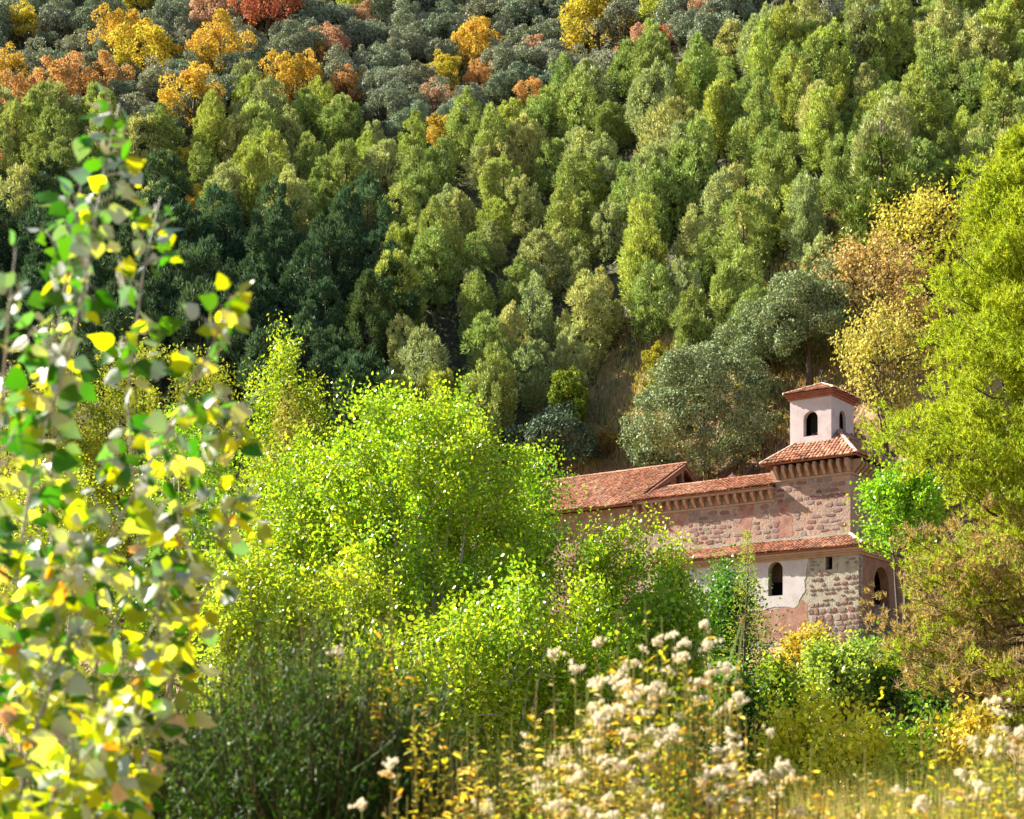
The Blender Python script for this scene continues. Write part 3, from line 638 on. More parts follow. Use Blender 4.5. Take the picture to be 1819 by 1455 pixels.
# ---- autumn trees on the upper slope: pixel, crown width in pixels, colour, label
YEL, GOLD, ORA, RED, SAL, LIM, BRN = (.62, .52, .07), (.66, .46, .08), (.66, .38, .15), (.58, .23, .13), (.58, .36, .25), (.44, .52, .08), (.48, .28, .18)
AL = [
 (378, 40, 84, SAL, 'salmon brown tree left of the red crown near the top edge'), (475, 38, 108, RED, 'large brick red tree near the top edge'),
 (392, 76, 62, ORA, 'small orange tree just below the salmon crown'), (250, 18, 72, YEL, 'olive yellow tree at the top edge left of the red trees'),
 (46, 50, 62, YEL, 'small yellow tree high in the upper left corner'), (218, 86, 84, GOLD, 'bright golden tree in front of dark oaks, upper left'),
 (262, 118, 100, YEL, 'wide yellow tree below the golden one, upper left'), (388, 122, 100, GOLD, 'round golden tree below the salmon and red crowns'),
 (20, 140, 66, GOLD, 'golden tree at the left edge of the slope'), (44, 182, 74, ORA, 'tall pale orange tree at the left edge'),
 (104, 178, 90, ORA, 'broad orange tree beside the pale orange one at left'), (187, 160, 78, ORA, 'rusty yellow tree right of the broad orange one'),
 (342, 205, 104, GOLD, 'big golden tree standing above the dark shaded gap'), (524, 160, 90, GOLD, 'golden tree behind the tall pine left of centre'),
 (585, 82, 66, SAL, 'pale salmon tree among grey oaks, right of the red crown'), (640, 42, 60, BRN, 'reddish brown tree near the top, left of centre'),
 (552, 80, 44, YEL, 'little yellow tree beside the pale salmon one'), (616, 150, 62, ORA, 'peach orange tree among oaks left of centre'),
 (642, 14, 84, LIM, 'yellow green tree cut by the top edge'), (845, 92, 78, GOLD, 'golden tree in the middle of the oak belt'),
 (782, 132, 64, YEL, 'yellow tree just left of the golden one in the oak belt'), (852, 126, 48, ORA, 'small orange tree under the golden one in the oak belt'),
 (946, 160, 48, ORA, 'small rusty orange tree against dark oaks, centre'), (946, 92, 52, SAL, 'pale pinkish tree in the oak belt, centre'),
 (982, 84, 36, YEL, 'tiny yellow tree between the pinkish and the wide yellow tree'), (1060, 70, 108, YEL, 'wide bright yellow tree right of centre near the top'),
 (1148, 66, 52, SAL, 'salmon tree right of the wide yellow one'), (1192, 48, 44, RED, 'small red orange tree at the upper edge of the pines'),
 (1100, 106, 46, ORA, 'small orange tree under the wide yellow one'), (1172, 24, 66, LIM, 'yellow green tree near the top edge right of centre'),
 (1268, 14, 72, BRN, 'russet tree at the top edge right of centre'), (1532, 8, 54, SAL, 'pinkish tree at the top edge above the right pines'),
 (770, 188, 70, SAL, 'tan orange tree where oaks meet pines, centre'), (812, 184, 46, ORA, 'amber tree beside the tan one, centre'),
 (788, 232, 62, GOLD, 'golden tree among the pine tops, centre'), (355, 346, 44, GOLD, 'small golden bush in the dark gap left of the pines'),
 (6, 282, 40, RED, 'reddish bush at the left edge of the slope'), (1796, 10, 54, YEL, 'yellow tree in the top right corner'), (330, 268, 44, YEL, 'small yellow bush under the big golden tree'),
 (362, 470, 40, BRN, 'brown withered bush amid the dark pines at left')]
for i, (u, v, w, c, lab) in enumerate(AL):
    d = onto(u, v, 2.5)
    if d is None: continue
    x = (u-CU)/FPX*d; k = px(w, d)/4.0; z = ground(x, d)
    t = thing('autumn_tree', lab, 'tree', (x, d, z), random.uniform(0, 6), (k, k, k*random.uniform(.95, 1.2)), 'autumn coloured trees on the slope')
    part('trunk', OAK_T[i % 2], t); part('crown', AUT[i % 4], t, color=jit(c, .08)); taken.append((x, d, 1.5*k)); taken.append((x*(1-3.4/d), d-3.4, .9*k))

# ---- named trees round the church
def solo(name, label, u, v, d, crown, trunk, color, k=1.0, rz=0.0, hc=None, group=None, kz=None):
    """v = pixel row of the crown centre, which lies hc above the foot"""
    kz_ = kz or k; d = onto(u, v, hc*kz_, 114) if d > 112 else d
    x = (u-CU)/FPX*d; foot = ground(x, d) - .1
    t = thing(name, label, 'tree' if 'shrub' not in name and 'bush' not in name else 'shrub', (x, d, foot), rz, (k, k, kz_), group)
    if trunk: part('trunk', trunk, t)
    part('crown', crown, t, color=color); taken.append((x, d, 2.0*k)); return t
HOLM = (.24, .30, .15)
big = lobe_crown(101, 5.0, 4.3, 4.3, nl=150, nk=320, kl=.22, kw=.12, lobe=.21, low=-.95, hollow=.7, wk=.4)
solo('holm_oak', 'huge rounded grey green evergreen bush behind the nave roof', 1252, 735, 119.5, big, trunk_mesh('trunk', 5, .3, limbs=12, seed=41, spread=.5), HOLM, 1.0, .4, 4.5)
mid1 = lobe_crown(102, 3.5, 2.9, 4.9, nl=95, nk=260, kl=.22, kw=.13, lobe=.27, low=-.7, hollow=.6)
tw = trunk_mesh('trunk', 5.2, .24, lean=.05, limbs=12, lo=.55, spread=.4, seed=42)
solo('holm_oak', 'dark holm oak with bare trunk above the bell tower', 1440, 565, 126, mid1, tw, HOLM, 1.0, 1.1, 5.2)
solo('holm_oak', 'grey green holm oak left of the one above the bell tower', 1352, 600, 125, mid1, tw, HOLM, .82, 3.3, 5.2)
yl = lobe_crown(103, 1.5, 2.3, 3.2, nl=90, nk=75, kl=.2, kw=.14, lobe=.26, m=M['autumn'], low=-.9)
ty = trunk_mesh('trunk', 4.8, .1, limbs=14, lo=.2, spread=.3, seed=43)
solo('autumn_tree', 'slender yellow tree peeping out left of the huge round bush', 1172, 655, 123, yl, ty, (.34, .33, .03), .8, 0, 3.2)
solo('young_tree', 'young yellow green tree in front of the pines left of the round bush', 1010, 712, 124, yl, ty, (.20, .27, .03), .95, 1, 3.2)
solo('holm_oak', 'low dark evergreen bush under the young yellow green tree', 985, 790, 122, OAK[1], OAK_T[0], (.11, .16, .10), 1.25, 1, 2.3)
op = stems_tree(104, 6.2, 3.0, .22, nstem=6, nclump=95, nk=44, kl=.19, kw=.13, cr=.62, m=M['autumn'], bark=M['bark'])
def solo2(name, label, u, v, d, pair, color, k=1.0, rz=0, hc=3.5, kz=None, cat='tree', group=None):
    kz = kz or k; d = onto(u, v, hc*kz, 112); x = (u-CU)/FPX*d
    t = thing(name, label, cat, (x, d, ground(x, d)-.1), rz, (k, k, kz), group); part('trunk', pair[0], t); part('crown', pair[1], t, color=color); taken.append((x, d, 1.5*k)); return t
solo2('autumn_tree', 'thinning brown and ochre tree above the bell tower', 1545, 505, 129, op, (.52, .38, .15), 1.45, .5, 3.6)
solo2('autumn_tree', 'bright yellow tree above the thinning ochre one', 1648, 430, 133, op, (.56, .52, .09), 1.55, 2.1, 3.6)
solo2('autumn_tree', 'yellow green tree right beside the bell tower', 1575, 660, 117.5, op, (.56, .52, .12), 1.2, 3.5, 3.4, 1.5)
solo2('autumn_tree', 'small ochre tree between bell tower and large pine', 1612, 580, 122, op, (.56, .42, .13), .95, 4.4, 3.6)
solo2('autumn_tree', 'brownish yellow bush on the bank left of the gabled wing', 1078, 790, 125.5, op, (.32, .21, .05), .42, .4, 3.6)
ced = pine_crown(105, H=9, Rr=2.9, base=.08, npuff=150, nk=85, kl=.42, kw=.09, spire=.9, leaders=1)
dkt = trunk_mesh('trunk', 8.6, .2, limbs=22, lo=.1, spread=.3, seed=44)
solo('dark_pine', 'large dark pine with bare lower trunk above the round bush', 1560, 335, 146, DPINE[0], dkt, (.16, .22, .05), 1.35, .3, 4.6)
solo('dark_pine', 'layered dark conifer just above the bright poplar top', 655, 560, 125, ced, dkt, (.09, .14, .05), .86, .7, 5.0)

# ---- the pine plantation, the oaks and the dark pines, on a jittered grid
BU = [-100, 0, 100, 200, 290, 400, 470, 560, 650, 740, 860, 960, 1060, 1150, 1250, 1400, 1550, 1900]
BV = [190, 190, 190, 205, 262, 190, 135, 180, 195, 190, 190, 150, 112, 80, 50, 26, 4, -60]
npine = noak = ndark = 0
def zone_name(u, v):
    h = ('far left' if u < 330 else 'above the left thickets' if u < 640 else 'above the tall poplar' if u < 940 else 'above the gabled wing' if u < 1180 else 'above the big round bush' if u < 1400 else 'above the bell tower' if u < 1620 else 'far right')
    vt = 'highest row' if v < 90 else 'upper rows' if v < 180 else 'middle rows' if v < 280 else 'lower rows' if v < 400 else 'lowest rows'
    return h, vt
cand = []
PC_ = [(.39, .47, .14), (.45, .52, .12), (.41, .47, .21), (.50, .52, .20), (.31, .40, .12)]; PT_ = ['light green', 'yellow green', 'greyish green', 'pale olive', 'deeper green']
OC_ = [(.27, .32, .23), (.24, .30, .21), (.31, .33, .24)]; OT_ = ['grey green', 'dark grey green', 'pale grey green']
def size_word(k, a, b_): return 'low' if k < a else 'tall' if k > b_ else 'mid-sized'
for D in np.arange(119, 226, 4.5):
    for xx in np.arange(-78, 82, 3.55):
        x = xx + random.uniform(-1.9, 1.9) + (2.1 if int(D/4.5) % 2 else 0); y = D + .7*np.clip(20.5-x, -6, 14) + random.uniform(-2.2, 2.2)
        cand.append((x, y))
for x, y in cand:
    z = ground(x, y); u = CU + x/y*FPX; vb = HV - z/y*FPX; vc = HV - (z+3.5)/y*FPX
    if u < -50 or u > 1870 or vb < -8 or vc > 800: continue
    if u > 1720 and vc > 620: continue                             # behind the large near pine
    if 470 < u < 930 and HV - (z+7)/y*FPX > 700: continue          # behind the poplars
    if u < 420 and vc > 640: continue
    if 1380 < u < 1720 and vc > 470: continue                      # open bank and named trees above the tower
    if 1130 < u < 1400 and vc > 690: continue
    hb = float(np.interp(u, BU, BV)) + random.uniform(-18, 18)
    if not free(x, y, 1.2 if vc > hb else .7): continue
    h, vt = zone_name(u, vc)
    if vc < hb:
        k = random.uniform(.75, 1.25); ci = random.randrange(3); c = jit(OC_[ci], .12)
        t = thing('holm_oak', f'{size_word(k, .9, 1.1)} {OT_[ci]} oak, {h}, {vt} of the oak belt', 'tree', (x, y, z-.3), random.uniform(0, 6.28), (k, k, k*random.uniform(.85, 1.15)), f'evergreen oaks, {h}, {vt}')
        part('trunk', OAK_T[noak % 2], t); part('crown', OAK[random.randrange(5)], t, color=c); noak += 1
    elif (u < 690 and vc > 385) or (u < 300 and vc > 300 and random.random() < .6):
        k = random.uniform(.8, 1.1)
        t = thing('dark_pine', f'{size_word(k, .9, 1.0)} dark green conifer in the shaded hollow, {h}, {vt}', 'tree', (x, y, z-.2), random.uniform(0, 6.28), (k, k, k*random.uniform(.85, 1.15)), f'dark conifers in the hollow, {h}, {vt}')
        part('trunk', PINE_T[ndark % 3], t); part('crown', DPINE[random.randrange(3)], t, color=jit((.085, .15, .075), .2)); ndark += 1
    else:
        k = random.uniform(.62, 1.12); kz = k*random.uniform(.85, 1.15)
        ci = random.randrange(5); c = jit(PC_[ci], .12)
        t = thing('pine_tree', f'{size_word(kz, .75, 1.0)} {PT_[ci]} feathery pine, {h}, {vt} of the slope', 'tree', (x, y, z-.2), random.uniform(0, 6.28), (k*1.04, k*1.04, kz*1.03), f'pines {h}, {vt}')
        part('trunk', PINE_T[npine % 3], t); part('crown', PINE[random.randrange(8)], t, color=c); npine += 1
print('pines', npine, 'oaks', noak, 'dark', ndark, 'stones', ns)

def scrub(name, label, n, u0, u1, y0, y1, col, seed, kl, vmax):
    g2 = np.random.default_rng(seed); y = g2.uniform(y0, y1, n); u = g2.uniform(u0, u1, n); x = (u-CU)/FPX*y; z = ground_np(x, y)
    h = g2.random(n)**1.5*1.5*(.55+.45*np.sin(x*.9+1)*np.sin(y*.8)); v = HV - z/y*FPX; D_ = y - .7*np.clip(20.5-x, -6, 14)
    ok = (D_ > 119) & ~((v > vmax) & (u > 1050)); x, y, z, h = x[ok], y[ok], z[ok], h[ok]; N_ = len(x)
    V = kites(np.stack([x, y, z+h], 1), nrm(g2.normal(size=(N_, 3))+np.array([0, 0, .7])), nrm(g2.normal(size=(N_, 3))), g2.uniform(.5, 1.3, N_)*kl, g2.uniform(.5, 1.1, N_)*kl*.55)
    o = part(name, quad_mesh(name, V, M['oak']), None, color=col); tag(o, label, 'undergrowth', kind='stuff')
scrub('undergrowth', 'dull green scrub covering the ground between the trees', 62000, -60, 1880, 121, 240, (.15, .17, .07), 601, .62, 480)
scrub('dry_undergrowth', 'brownish dry scrub between the trees', 15000, -60, 1880, 121, 240, (.24, .19, .09), 602, .45, 480)

# ------------------------------------------------------------------ poplars and bushes in the valley
POP = (.31, .47, .03)
def stand(name, label, u, d, vtop, wpx, pair_args, color, seed, cat='tree', vbase=None, group=None, rz=0):
    """tree whose top reaches row vtop; foot on the ground"""
    x = (u-CU)/FPX*d; g_ = ground(x, d); top = (HV-vtop)/FPX*d; H = top-g_; Rx = px(wpx, d)/2
    a = dict(base=.15, nstem=9, nclump=170, nk=230, kl=.115, kw=.088, cr=.62); a.update(pair_args)
    st, cr = stems_tree(seed, H/1.03, Rx*.93, **a)
    t = thing(name, label, cat, (x, d, g_), rz, (1, 1, 1), group)
    part('stem', st, t); part('crown', cr, t, color=color); return t
stand('poplar_tree', 'tall bright yellow green poplar in the middle of the valley', 760, 50, 630, 490, dict(nclump=430, nk=185, nstem=18, cr=.58, fan=.7), POP, 201)
stand('poplar_tree', 'bright green poplar left of the tallest one', 540, 51, 722, 330, dict(nclump=200, nk=160), (.29, .45, .025), 202)
stand('poplar_tree', 'deeper green poplar right of the tallest one, beside the gabled wing', 930, 54, 765, 190, dict(nclump=140, nk=150), (.20, .40, .02), 203)
stand('poplar_tree', 'small bright poplar in front of the nave wall', 1085, 52, 880, 180, dict(nclump=130, nk=150), POP, 204)
stand('poplar_tree', 'narrow bright poplar touching the lower roof', 1180, 53, 912, 90, dict(nclump=70, nk=190, nstem=4, dome=False), POP, 205)
stand('poplar_tree', 'leafy green tree behind the foreground white poplar', 330, 56, 690, 280, dict(nclump=150, nk=140), (.23, .42, .025), 206)
stand('poplar_tree', 'yellow green tree at the left edge behind the foreground leaves', 90, 58, 760, 300, dict(nclump=150, nk=130), (.33, .42, .03), 207)
stand('leafy_tree', 'dark glossy green small tree in front of the arched window', 1285, 62, 985, 170, dict(nclump=120, nk=190, base=.08, m=M['bush'], bark=M['bark']), (.08, .21, .022), 208)
stand('willow_tree', 'yellow green tree below the dark conifers at left', 280, 82, 548, 330, dict(fan=.95, nclump=150, nk=150, kl=.2, kw=.09, cr=.75, m=M['autumn'], bark=M['bark']), (.36, .42, .04), 209)
stand('willow_tree', 'rounded yellow green tree left of the layered conifer', 512, 84, 548, 170, dict(nclump=120, nk=150, kl=.2, kw=.1, cr=.75, m=M['bush'], bark=M['bark']), (.28, .40, .03), 210)
stand('willow_tree', 'loose yellow green tree at the left edge behind the foreground', 95, 80, 560, 270, dict(nclump=150, nk=140, kl=.2, kw=.09, cr=.75, m=M['autumn'], bark=M['bark']), (.37, .42, .04), 211)
stand('willow_shrub', 'low olive shrub between the rounded tree and the poplars', 520, 72, 672, 190, dict(nclump=110, nk=140, kl=.17, kw=.09, cr=.6, base=.1, bark=M['bark'], m=M['autumn']), (.36, .37, .07), 212, 'shrub')
stand('leafy_tree', 'bright green leafy tree before the tower corner', 1605, 84, 790, 330, dict(nclump=85, nk=110, kl=.2, kw=.14, cr=.55, base=.66, m=M['bush'], bark=M['bark'], nstem=3, fan=.35, dome=False), (.22, .42, .025), 213)
# under-storey in front of the poplars
for i, (u, d, vt, w, c, lab) in enumerate([
   (880, 44, 1000, 330, POP, 'bright yellow green thicket low in front of the tallest poplar'), (620, 45, 960, 300, (.36, .46, .04), 'pale yellow green thicket left of the middle'),
   (1040, 45, 1030, 260, (.29, .45, .025), 'yellow green thicket below the small poplar'), (450, 45, 930, 250, (.34, .45, .04), 'thicket right beside the foreground white poplar'),
   (1190, 48, 1000, 170, (.23, .42, .025), 'green thicket left of the dark glossy tree'), (740, 42, 1080, 380, (.33, .45, .03), 'low leafy thicket in the centre above the broom')]):
    stand('poplar_thicket', lab, u, d, vt, w, dict(nclump=120, nk=115, base=.12, nstem=10, kl=.135, kw=.10), c, 230+i, 'shrub', None, 'poplar thickets')
# bushes on the slope below the church
for i, (u, d, vt, w, c, nm, lab, m_) in enumerate([
   (1570, 84, 1150, 250, (.17, .31, .04), 'bramble_bush', 'big dark green bramble bush below the fence', 'bush'),
   (1680, 80, 1215, 160, (.10, .20, .03), 'bramble_bush', 'darkest bramble bush at the foot of the large pine', 'bush'),
   (1480, 82, 1150, 160, (.28, .39, .08), 'bramble_bush', 'pale green bush left of the big bramble below the fence', 'bush'),
   (1440, 88, 1135, 110, (.58, .46, .06), 'autumn_shrub', 'orange yellow shrub in front of the red wall', 'autumn'),
   (1480, 46, 1235, 300, (.70, .72, .06), 'yellow_bush', 'wide yellow green bush in the lower right', 'bush'),
   (1380, 60, 1180, 90, (.25, .38, .04), 'yellow_bush', 'small green bush beside the orange shrub', 'bush'),
   (1620, 48, 1290, 190, (.17, .30, .03), 'green_bush', 'shadowed green bush under the bramble at lower right', 'bush'),
   (1730, 44, 1285, 120, (.58, .46, .05), 'autumn_shrub', 'golden shrub at the lower right below the pine', 'autumn'),
   (1300, 58, 1190, 130, (.09, .2, .02), 'green_bush', 'deep green bush under the dark glossy tree', 'bush')]):
    stand(nm, lab, u, d, vt, w, dict(nclump=95, nk=98, base=.06, nstem=12, fan=.85, m=M[m_], bark=M['bark'], kl=.125+.001*d, kw=.09+.0008*d), c, 250+i, 'shrub')
# thin conifer sapling before the window
def sapling(u, d, vtop, label):
    x = (u-CU)/FPX*d; g_ = ground(x, d); H = (HV-vtop)/FPX*d - g_
    t = thing('conifer_sapling', label, 'tree', (x, d, g_)); part('trunk', trunk_mesh('trunk', H, .07, lean=.01, limbs=26, lo=.1, spread=.16, seed=61), t)
    g2 = np.random.default_rng(61); N_ = 2600; tt = g2.uniform(.12, 1, N_); an = g2.integers(0, 40, N_)*2.39996; q = (1-tt)*.2*H*np.sqrt(g2.uniform(.05, 1, N_))+.03
    p = np.stack([np.cos(an)*q, np.sin(an)*q, tt*H+q*.25+g2.normal(size=N_)*.04], 1); ax = nrm(np.stack([np.cos(an), np.sin(an), np.full(N_, .25)], 1)+g2.normal(size=(N_, 3))*.6)
    part('crown', quad_mesh('crown', kites(p, ax, rdir(N_), g2.uniform(.08, .2, N_), np.full(N_, .03)), M['near_pine']), t, color=(.34, .42, .09))
sapling(1327, 58, 945, 'thin pale conifer sapling rising before the lower roof')

# ------------------------------------------------------------------ the large pine at the right
def near_pine():
    d = 46.0; x = (1850-CU)/FPX*d; g_ = ground(x, d); top = (HV-225)/FPX*d; H = top-g_
    t = thing('large_pine', 'large bright green pine filling the right edge', 'tree', (x, d, g_))
    g2 = np.random.default_rng(77); b = MB(); deadb = MB(); C, A_, dead = [], [], []
    b.tube([(.1*math.sin(k), .05*k, -0.4 + H*k/8) for k in range(9)], [.26*(1.1-k/8) + .01 for k in range(9)], 8)
    for i in range(230):
        tt = .2 + .78*(i+g2.random())/230; an = g2.uniform(0, 2*np.pi)
        L = 4.15*(max(.02, 1-(max(0.0, tt-.24)/.8)**2.1))**.85*g2.uniform(.75, 1.1)*(.75+.5*min(1, max(0.0, tt-.2)/.12)*.5)
        p = Vector((0, 0, tt*H)); e = Vector((math.cos(an)*L, math.sin(an)*L, L*g2.uniform(.05, .5)))
        m_ = p + e*.5 + Vector((0, 0, -.12*L)); b.tube([p, m_, p+e], [.05*(1.1-tt)+.012, .025, .008], 4, cap=False)
        isdead = tt < .42
        for k in range(13 if not isdead else 20):
            f = g2.uniform(.35, 1.0); q = p.lerp(p+e, f) + Vector((g2.normal()*.25, g2.normal()*.25, g2.normal()*.18))*(.4+L*.35)
            if isdead and g2.random() < .3:
                w = q + Vector((g2.normal()*.4, g2.normal()*.4, g2.normal()*.3)); deadb.tube([p.lerp(p+e, f), q, w], [.012, .008, .004], 3, cap=False)
                for h in range(28):
                    r_ = q.lerp(w, g2.random()); deadb.tube([r_, r_+Vector((g2.normal()*.25, g2.normal()*.25, g2.normal()*.2))], [.005, .002], 3, cap=False)
            elif q.x < .9 or g2.random() < .35: C.append(tuple(q)); A_.append((math.cos(an)*.5, math.sin(an)*.5, .85)); dead.append(isdead)
    part('trunk', b.mesh('trunk', M['bark'], smooth=True), t); part('dead_twigs', deadb.mesh('dead_twigs', M['dry_twig']), t, kind='stuff', label='bare brown twigs under the crown')
    C, A_ = np.array(C), nrm(np.array(A_)); nt_ = 15; nn = 11                      # tufts per spray, needles per tuft
    ii = np.repeat(np.arange(len(C)), nt_); tp = C[ii] + g2.normal(size=(len(ii), 3))*np.array([.17, .17, .13]); ta_ = nrm(A_[ii] + g2.normal(size=(len(ii), 3))*.4)
    jj = np.repeat(np.arange(len(ii)), nn); N_ = len(jj); sp = g2.uniform(0, 1, N_)
    ax = nrm(ta_[jj] + g2.normal(size=(N_, 3))*.5); p = tp[jj] + ta_[jj]*(sp*.12)[:, None]
    sd_ = nrm(np.cross(ax, nrm(g2.normal(size=(N_, 3)))))*g2.uniform(.012, .021, N_)[:, None]; V = np.stack([p-sd_, p+sd_, p+ax*g2.uniform(.11, .2, N_)[:, None]], 1).reshape(-1, 3)
    lvp = g2.random(len(C)); lv = lvp[ii[jj]]*.5 + g2.random(N_)*.5; dd_ = (np.array(dead) & (g2.random(len(C)) < .55))[ii[jj]]; dq = np.repeat(dd_, 3)
    part('dry_needles', quad_mesh('dry_needles', V[dq], M['near_pine'], lv[dd_], 3), t, color=(.40, .32, .15), kind='stuff', label='brownish skirt of dry needles'); V = V[~dq]; lv = lv[~dd_]
    part('crown', quad_mesh('crown', V, M['near_pine'], lv, 3), t, color=(.36, .45, .04)); print('near pine needles', N_)
near_pine()

# ------------------------------------------------------------------ white poplar shoots in the foreground
def leaf_mesh(seed, lobed=False):
    r = random.Random(seed); b = MB()
    if lobed: prof = [(0, .05), (.10, .3), (.22, .47), (.36, .34), (.50, .5), (.62, .27), (.8, .17), (1, 0)]
    else: prof = [(0, .04), (.08, .26), (.22, .42), (.38, .42), (.55, .32), (.72, .19), (.88, .07), (1, 0)]
    fold = r.uniform(.05, .3); curl = r.uniform(-.25, .25); tw_ = r.uniform(-.2, .2)
    mid, le, ri = [], [], []
    for (t, w) in prof:
        w *= r.uniform(.9, 1.1); zc = curl*t*t
        mid.append((0, t, zc)); le.append((-w, t-.03, zc+fold*w+tw_*w*t+r.uniform(-.02, .02))); ri.append((w, t-.03, zc+fold*w-tw_*w*t+r.uniform(-.02, .02)))
    n = len(prof); L = random.random()
    b.add(mid+le+ri, [(i, n+i, n+i+1, i+1) for i in range(n-1)][::1] + [(i, i+1, 2*n+i+1, 2*n+i) for i in range(n-1)], 0, L)
    b.f = [f[::-1] for f in b.f]
    b.tube([(0, -.55, .05), (.02, -.25, .03), (0, .02, 0)], [.018, .014, .012], 4, 1, cap=False)
    return b.mesh('leaf', [M['white_poplar'], M['twig']], smooth=True)
LEAF = [leaf_mesh(i, i % 4 == 3) for i in range(12)]
LGREEN, LYG, LYEL, LORA = (.04, .17, .006), (.28, .42, .008), (.54, .62, .008), (.66, .30, .03)
nleaf = 0
def shoot(label, line, d, nside, nleaf_main, nl_twig, twl, yel, r0=.008, dd=.25, lsz=.088):
    """line: pixels of the stem from foot to tip; side twigs and leaves grow along it"""
    global nleaf
    pts = [P(u, v, d + dd*math.sin(i*1.3)) for i, (u, v) in enumerate(line)]
    gx, gy = pts[0].x, pts[0].y; foot = Vector((gx, gy, ground(gx, gy)))
    t = thing('white_poplar_shoot', label, 'sapling', foot, 0, (1, 1, 1), 'white poplar shoots in the foreground')
    pts = [p - foot for p in pts]
    if pts[0].z > .15: pts = [Vector((0.02, .02, -.05)), pts[0]*.5 + Vector((.03, .02, 0))] + pts
    b = MB(); n = len(pts); b.tube(pts, [r0*(1-.72*i/(n-1)) for i in range(n)], 7); part('stem', b.mesh('stem', M['twig'], smooth=True), t)
    seg = [0]
    for i in range(n-1): seg.append(seg[-1] + (pts[i+1]-pts[i]).length)
    def at(s):
        for i in range(n-1):
            if s <= seg[i+1]: return pts[i].lerp(pts[i+1], (s-seg[i])/max(1e-6, seg[i+1]-seg[i])), (pts[i+1]-pts[i]).normalized()
        return pts[-1], (pts[-1]-pts[-2]).normalized()
    L = seg[-1]; spots = []
    for k in range(nside):
        s = L*(.22 + .76*(k+random.random())/nside); p, dr = at(s); an = random.uniform(0, 6.28)
        out = Vector((math.cos(an), math.sin(an)*.7, random.uniform(.2, .8))).normalized(); Lt = twl*(1.15-.8*s/L)*random.uniform(.6, 1.2)
        q = p + out*Lt*.55; w = q + (out*.5 + Vector((0, 0, random.uniform(.1, .6)))).normalized()*Lt*.5
        b = MB(); b.tube([p, q, w], [.0042, .003, .0018], 5); tw_o = part('twig', b.mesh('twig', M['twig'], smooth=True), t)
        for j in range(nl_twig): f = (j+.6)/nl_twig; spots.append(((p.lerp(q, f*2) if f < .5 else q.lerp(w, f*2-1)), s/L, tw_o))
        spots.append((w, s/L, tw_o))
    for k in range(nleaf_main): s = L*(.15 + .85*(k+random.random())/nleaf_main); spots.append((at(s)[0], s/L, t))
    for p, f, par in spots:
        an = random.uniform(0, 6.28); ps = lsz*random.uniform(.62, 1.2)*(1.0 - .25*max(0, f-.7)/.3)
        dirv = Vector((math.cos(an), math.sin(an), random.uniform(-1.3, .45 if f < .85 else 1.0))).normalized()
        nn_ = Vector((random.gauss(.05, .9), random.gauss(-.55, .8), random.gauss(.45, .8)))
        if f > .68 and random.random() < .45: nn_ = -nn_
        xx_ = dirv.cross(nn_).normalized(); zz_ = xx_.cross(dirv)
        m4 = Matrix((xx_, dirv, zz_)).transposed().to_euler()
        z_pix = HV - (p.z+foot.z)/d*FPX
        y_ = .8*yel + .35*(z_pix-500)/900; r_ = random.random()
        c = LORA if (r_ < .035 and z_pix > 900) else (LYEL if r_ < y_*.45 else (LYG if r_ < y_*.95 else LGREEN))
        part('leaf', random.choice(LEAF), par, p + dirv*ps*.55, m4, (ps, ps, ps), jit(c, .2)); nleaf += 1
shoot('tall white poplar shoot with the highest tip, far left', [(40, 1440), (30, 1010), (66, 800), (120, 640), (150, 500), (185, 300), (212, 185)], 5.6, 34, 60, 6, .27, .3)
shoot('white poplar shoot leaning right with a curved silvery tip', [(120, 1440), (205, 1240), (338, 985), (300, 860), (400, 790), (458, 695)], 5.9, 26, 46, 6, .28, .55)
shoot('white poplar shoot with a pale slanting stem and pointed tip', [(60, 1300), (170, 1000), (240, 872), (330, 700), (380, 610), (405, 545)], 5.5, 24, 40, 6, .24, .45)
shoot('yellowing white poplar shoot in the bottom left corner', [(60, 1500), (100, 1400), (170, 1320), (200, 1262)], 5.0, 20, 26, 5, .2, .75, .007)
shoot('leafy white poplar shoot cut by the left edge', [(-60, 1450), (-30, 1100), (-5, 800), (15, 560), (28, 440)], 5.3, 20, 30, 6, .24, .4)
shoot('middle white poplar shoot between the tall one and the slanting one', [(150, 1460), (170, 1180), (250, 1000), (225, 700), (255, 480), (285, 350)], 6.1, 30, 44, 6, .27, .4)
shoot('lowest white poplar shoot rising at the bottom edge', [(150, 1520), (160, 1440), (190, 1390), (215, 1330)], 5.3, 12, 16, 5, .17, .7, .006)
shoot('short white poplar shoot under the curved silvery tip', [(210, 1460), (330, 1150), (395, 960), (430, 850)], 6.0, 24, 40, 6, .2, .6)
shoot('white poplar shoot full of yellow leaves low at left', [(20, 1480), (80, 1250), (110, 1060), (150, 930)], 5.4, 28, 40, 6, .24, .6)
shoot('white poplar shoot full of yellow leaves right of the low left one', [(140, 1480), (230, 1290), (280, 1120), (300, 1010)], 5.6, 26, 40, 6, .22, .7)
shoot('silvery white poplar shoot just behind the highest tip', [(110, 1450), (90, 900), (100, 600), (130, 420), (150, 290)], 6.2, 32, 50, 6, .24, .25)
print('leaves', nleaf)

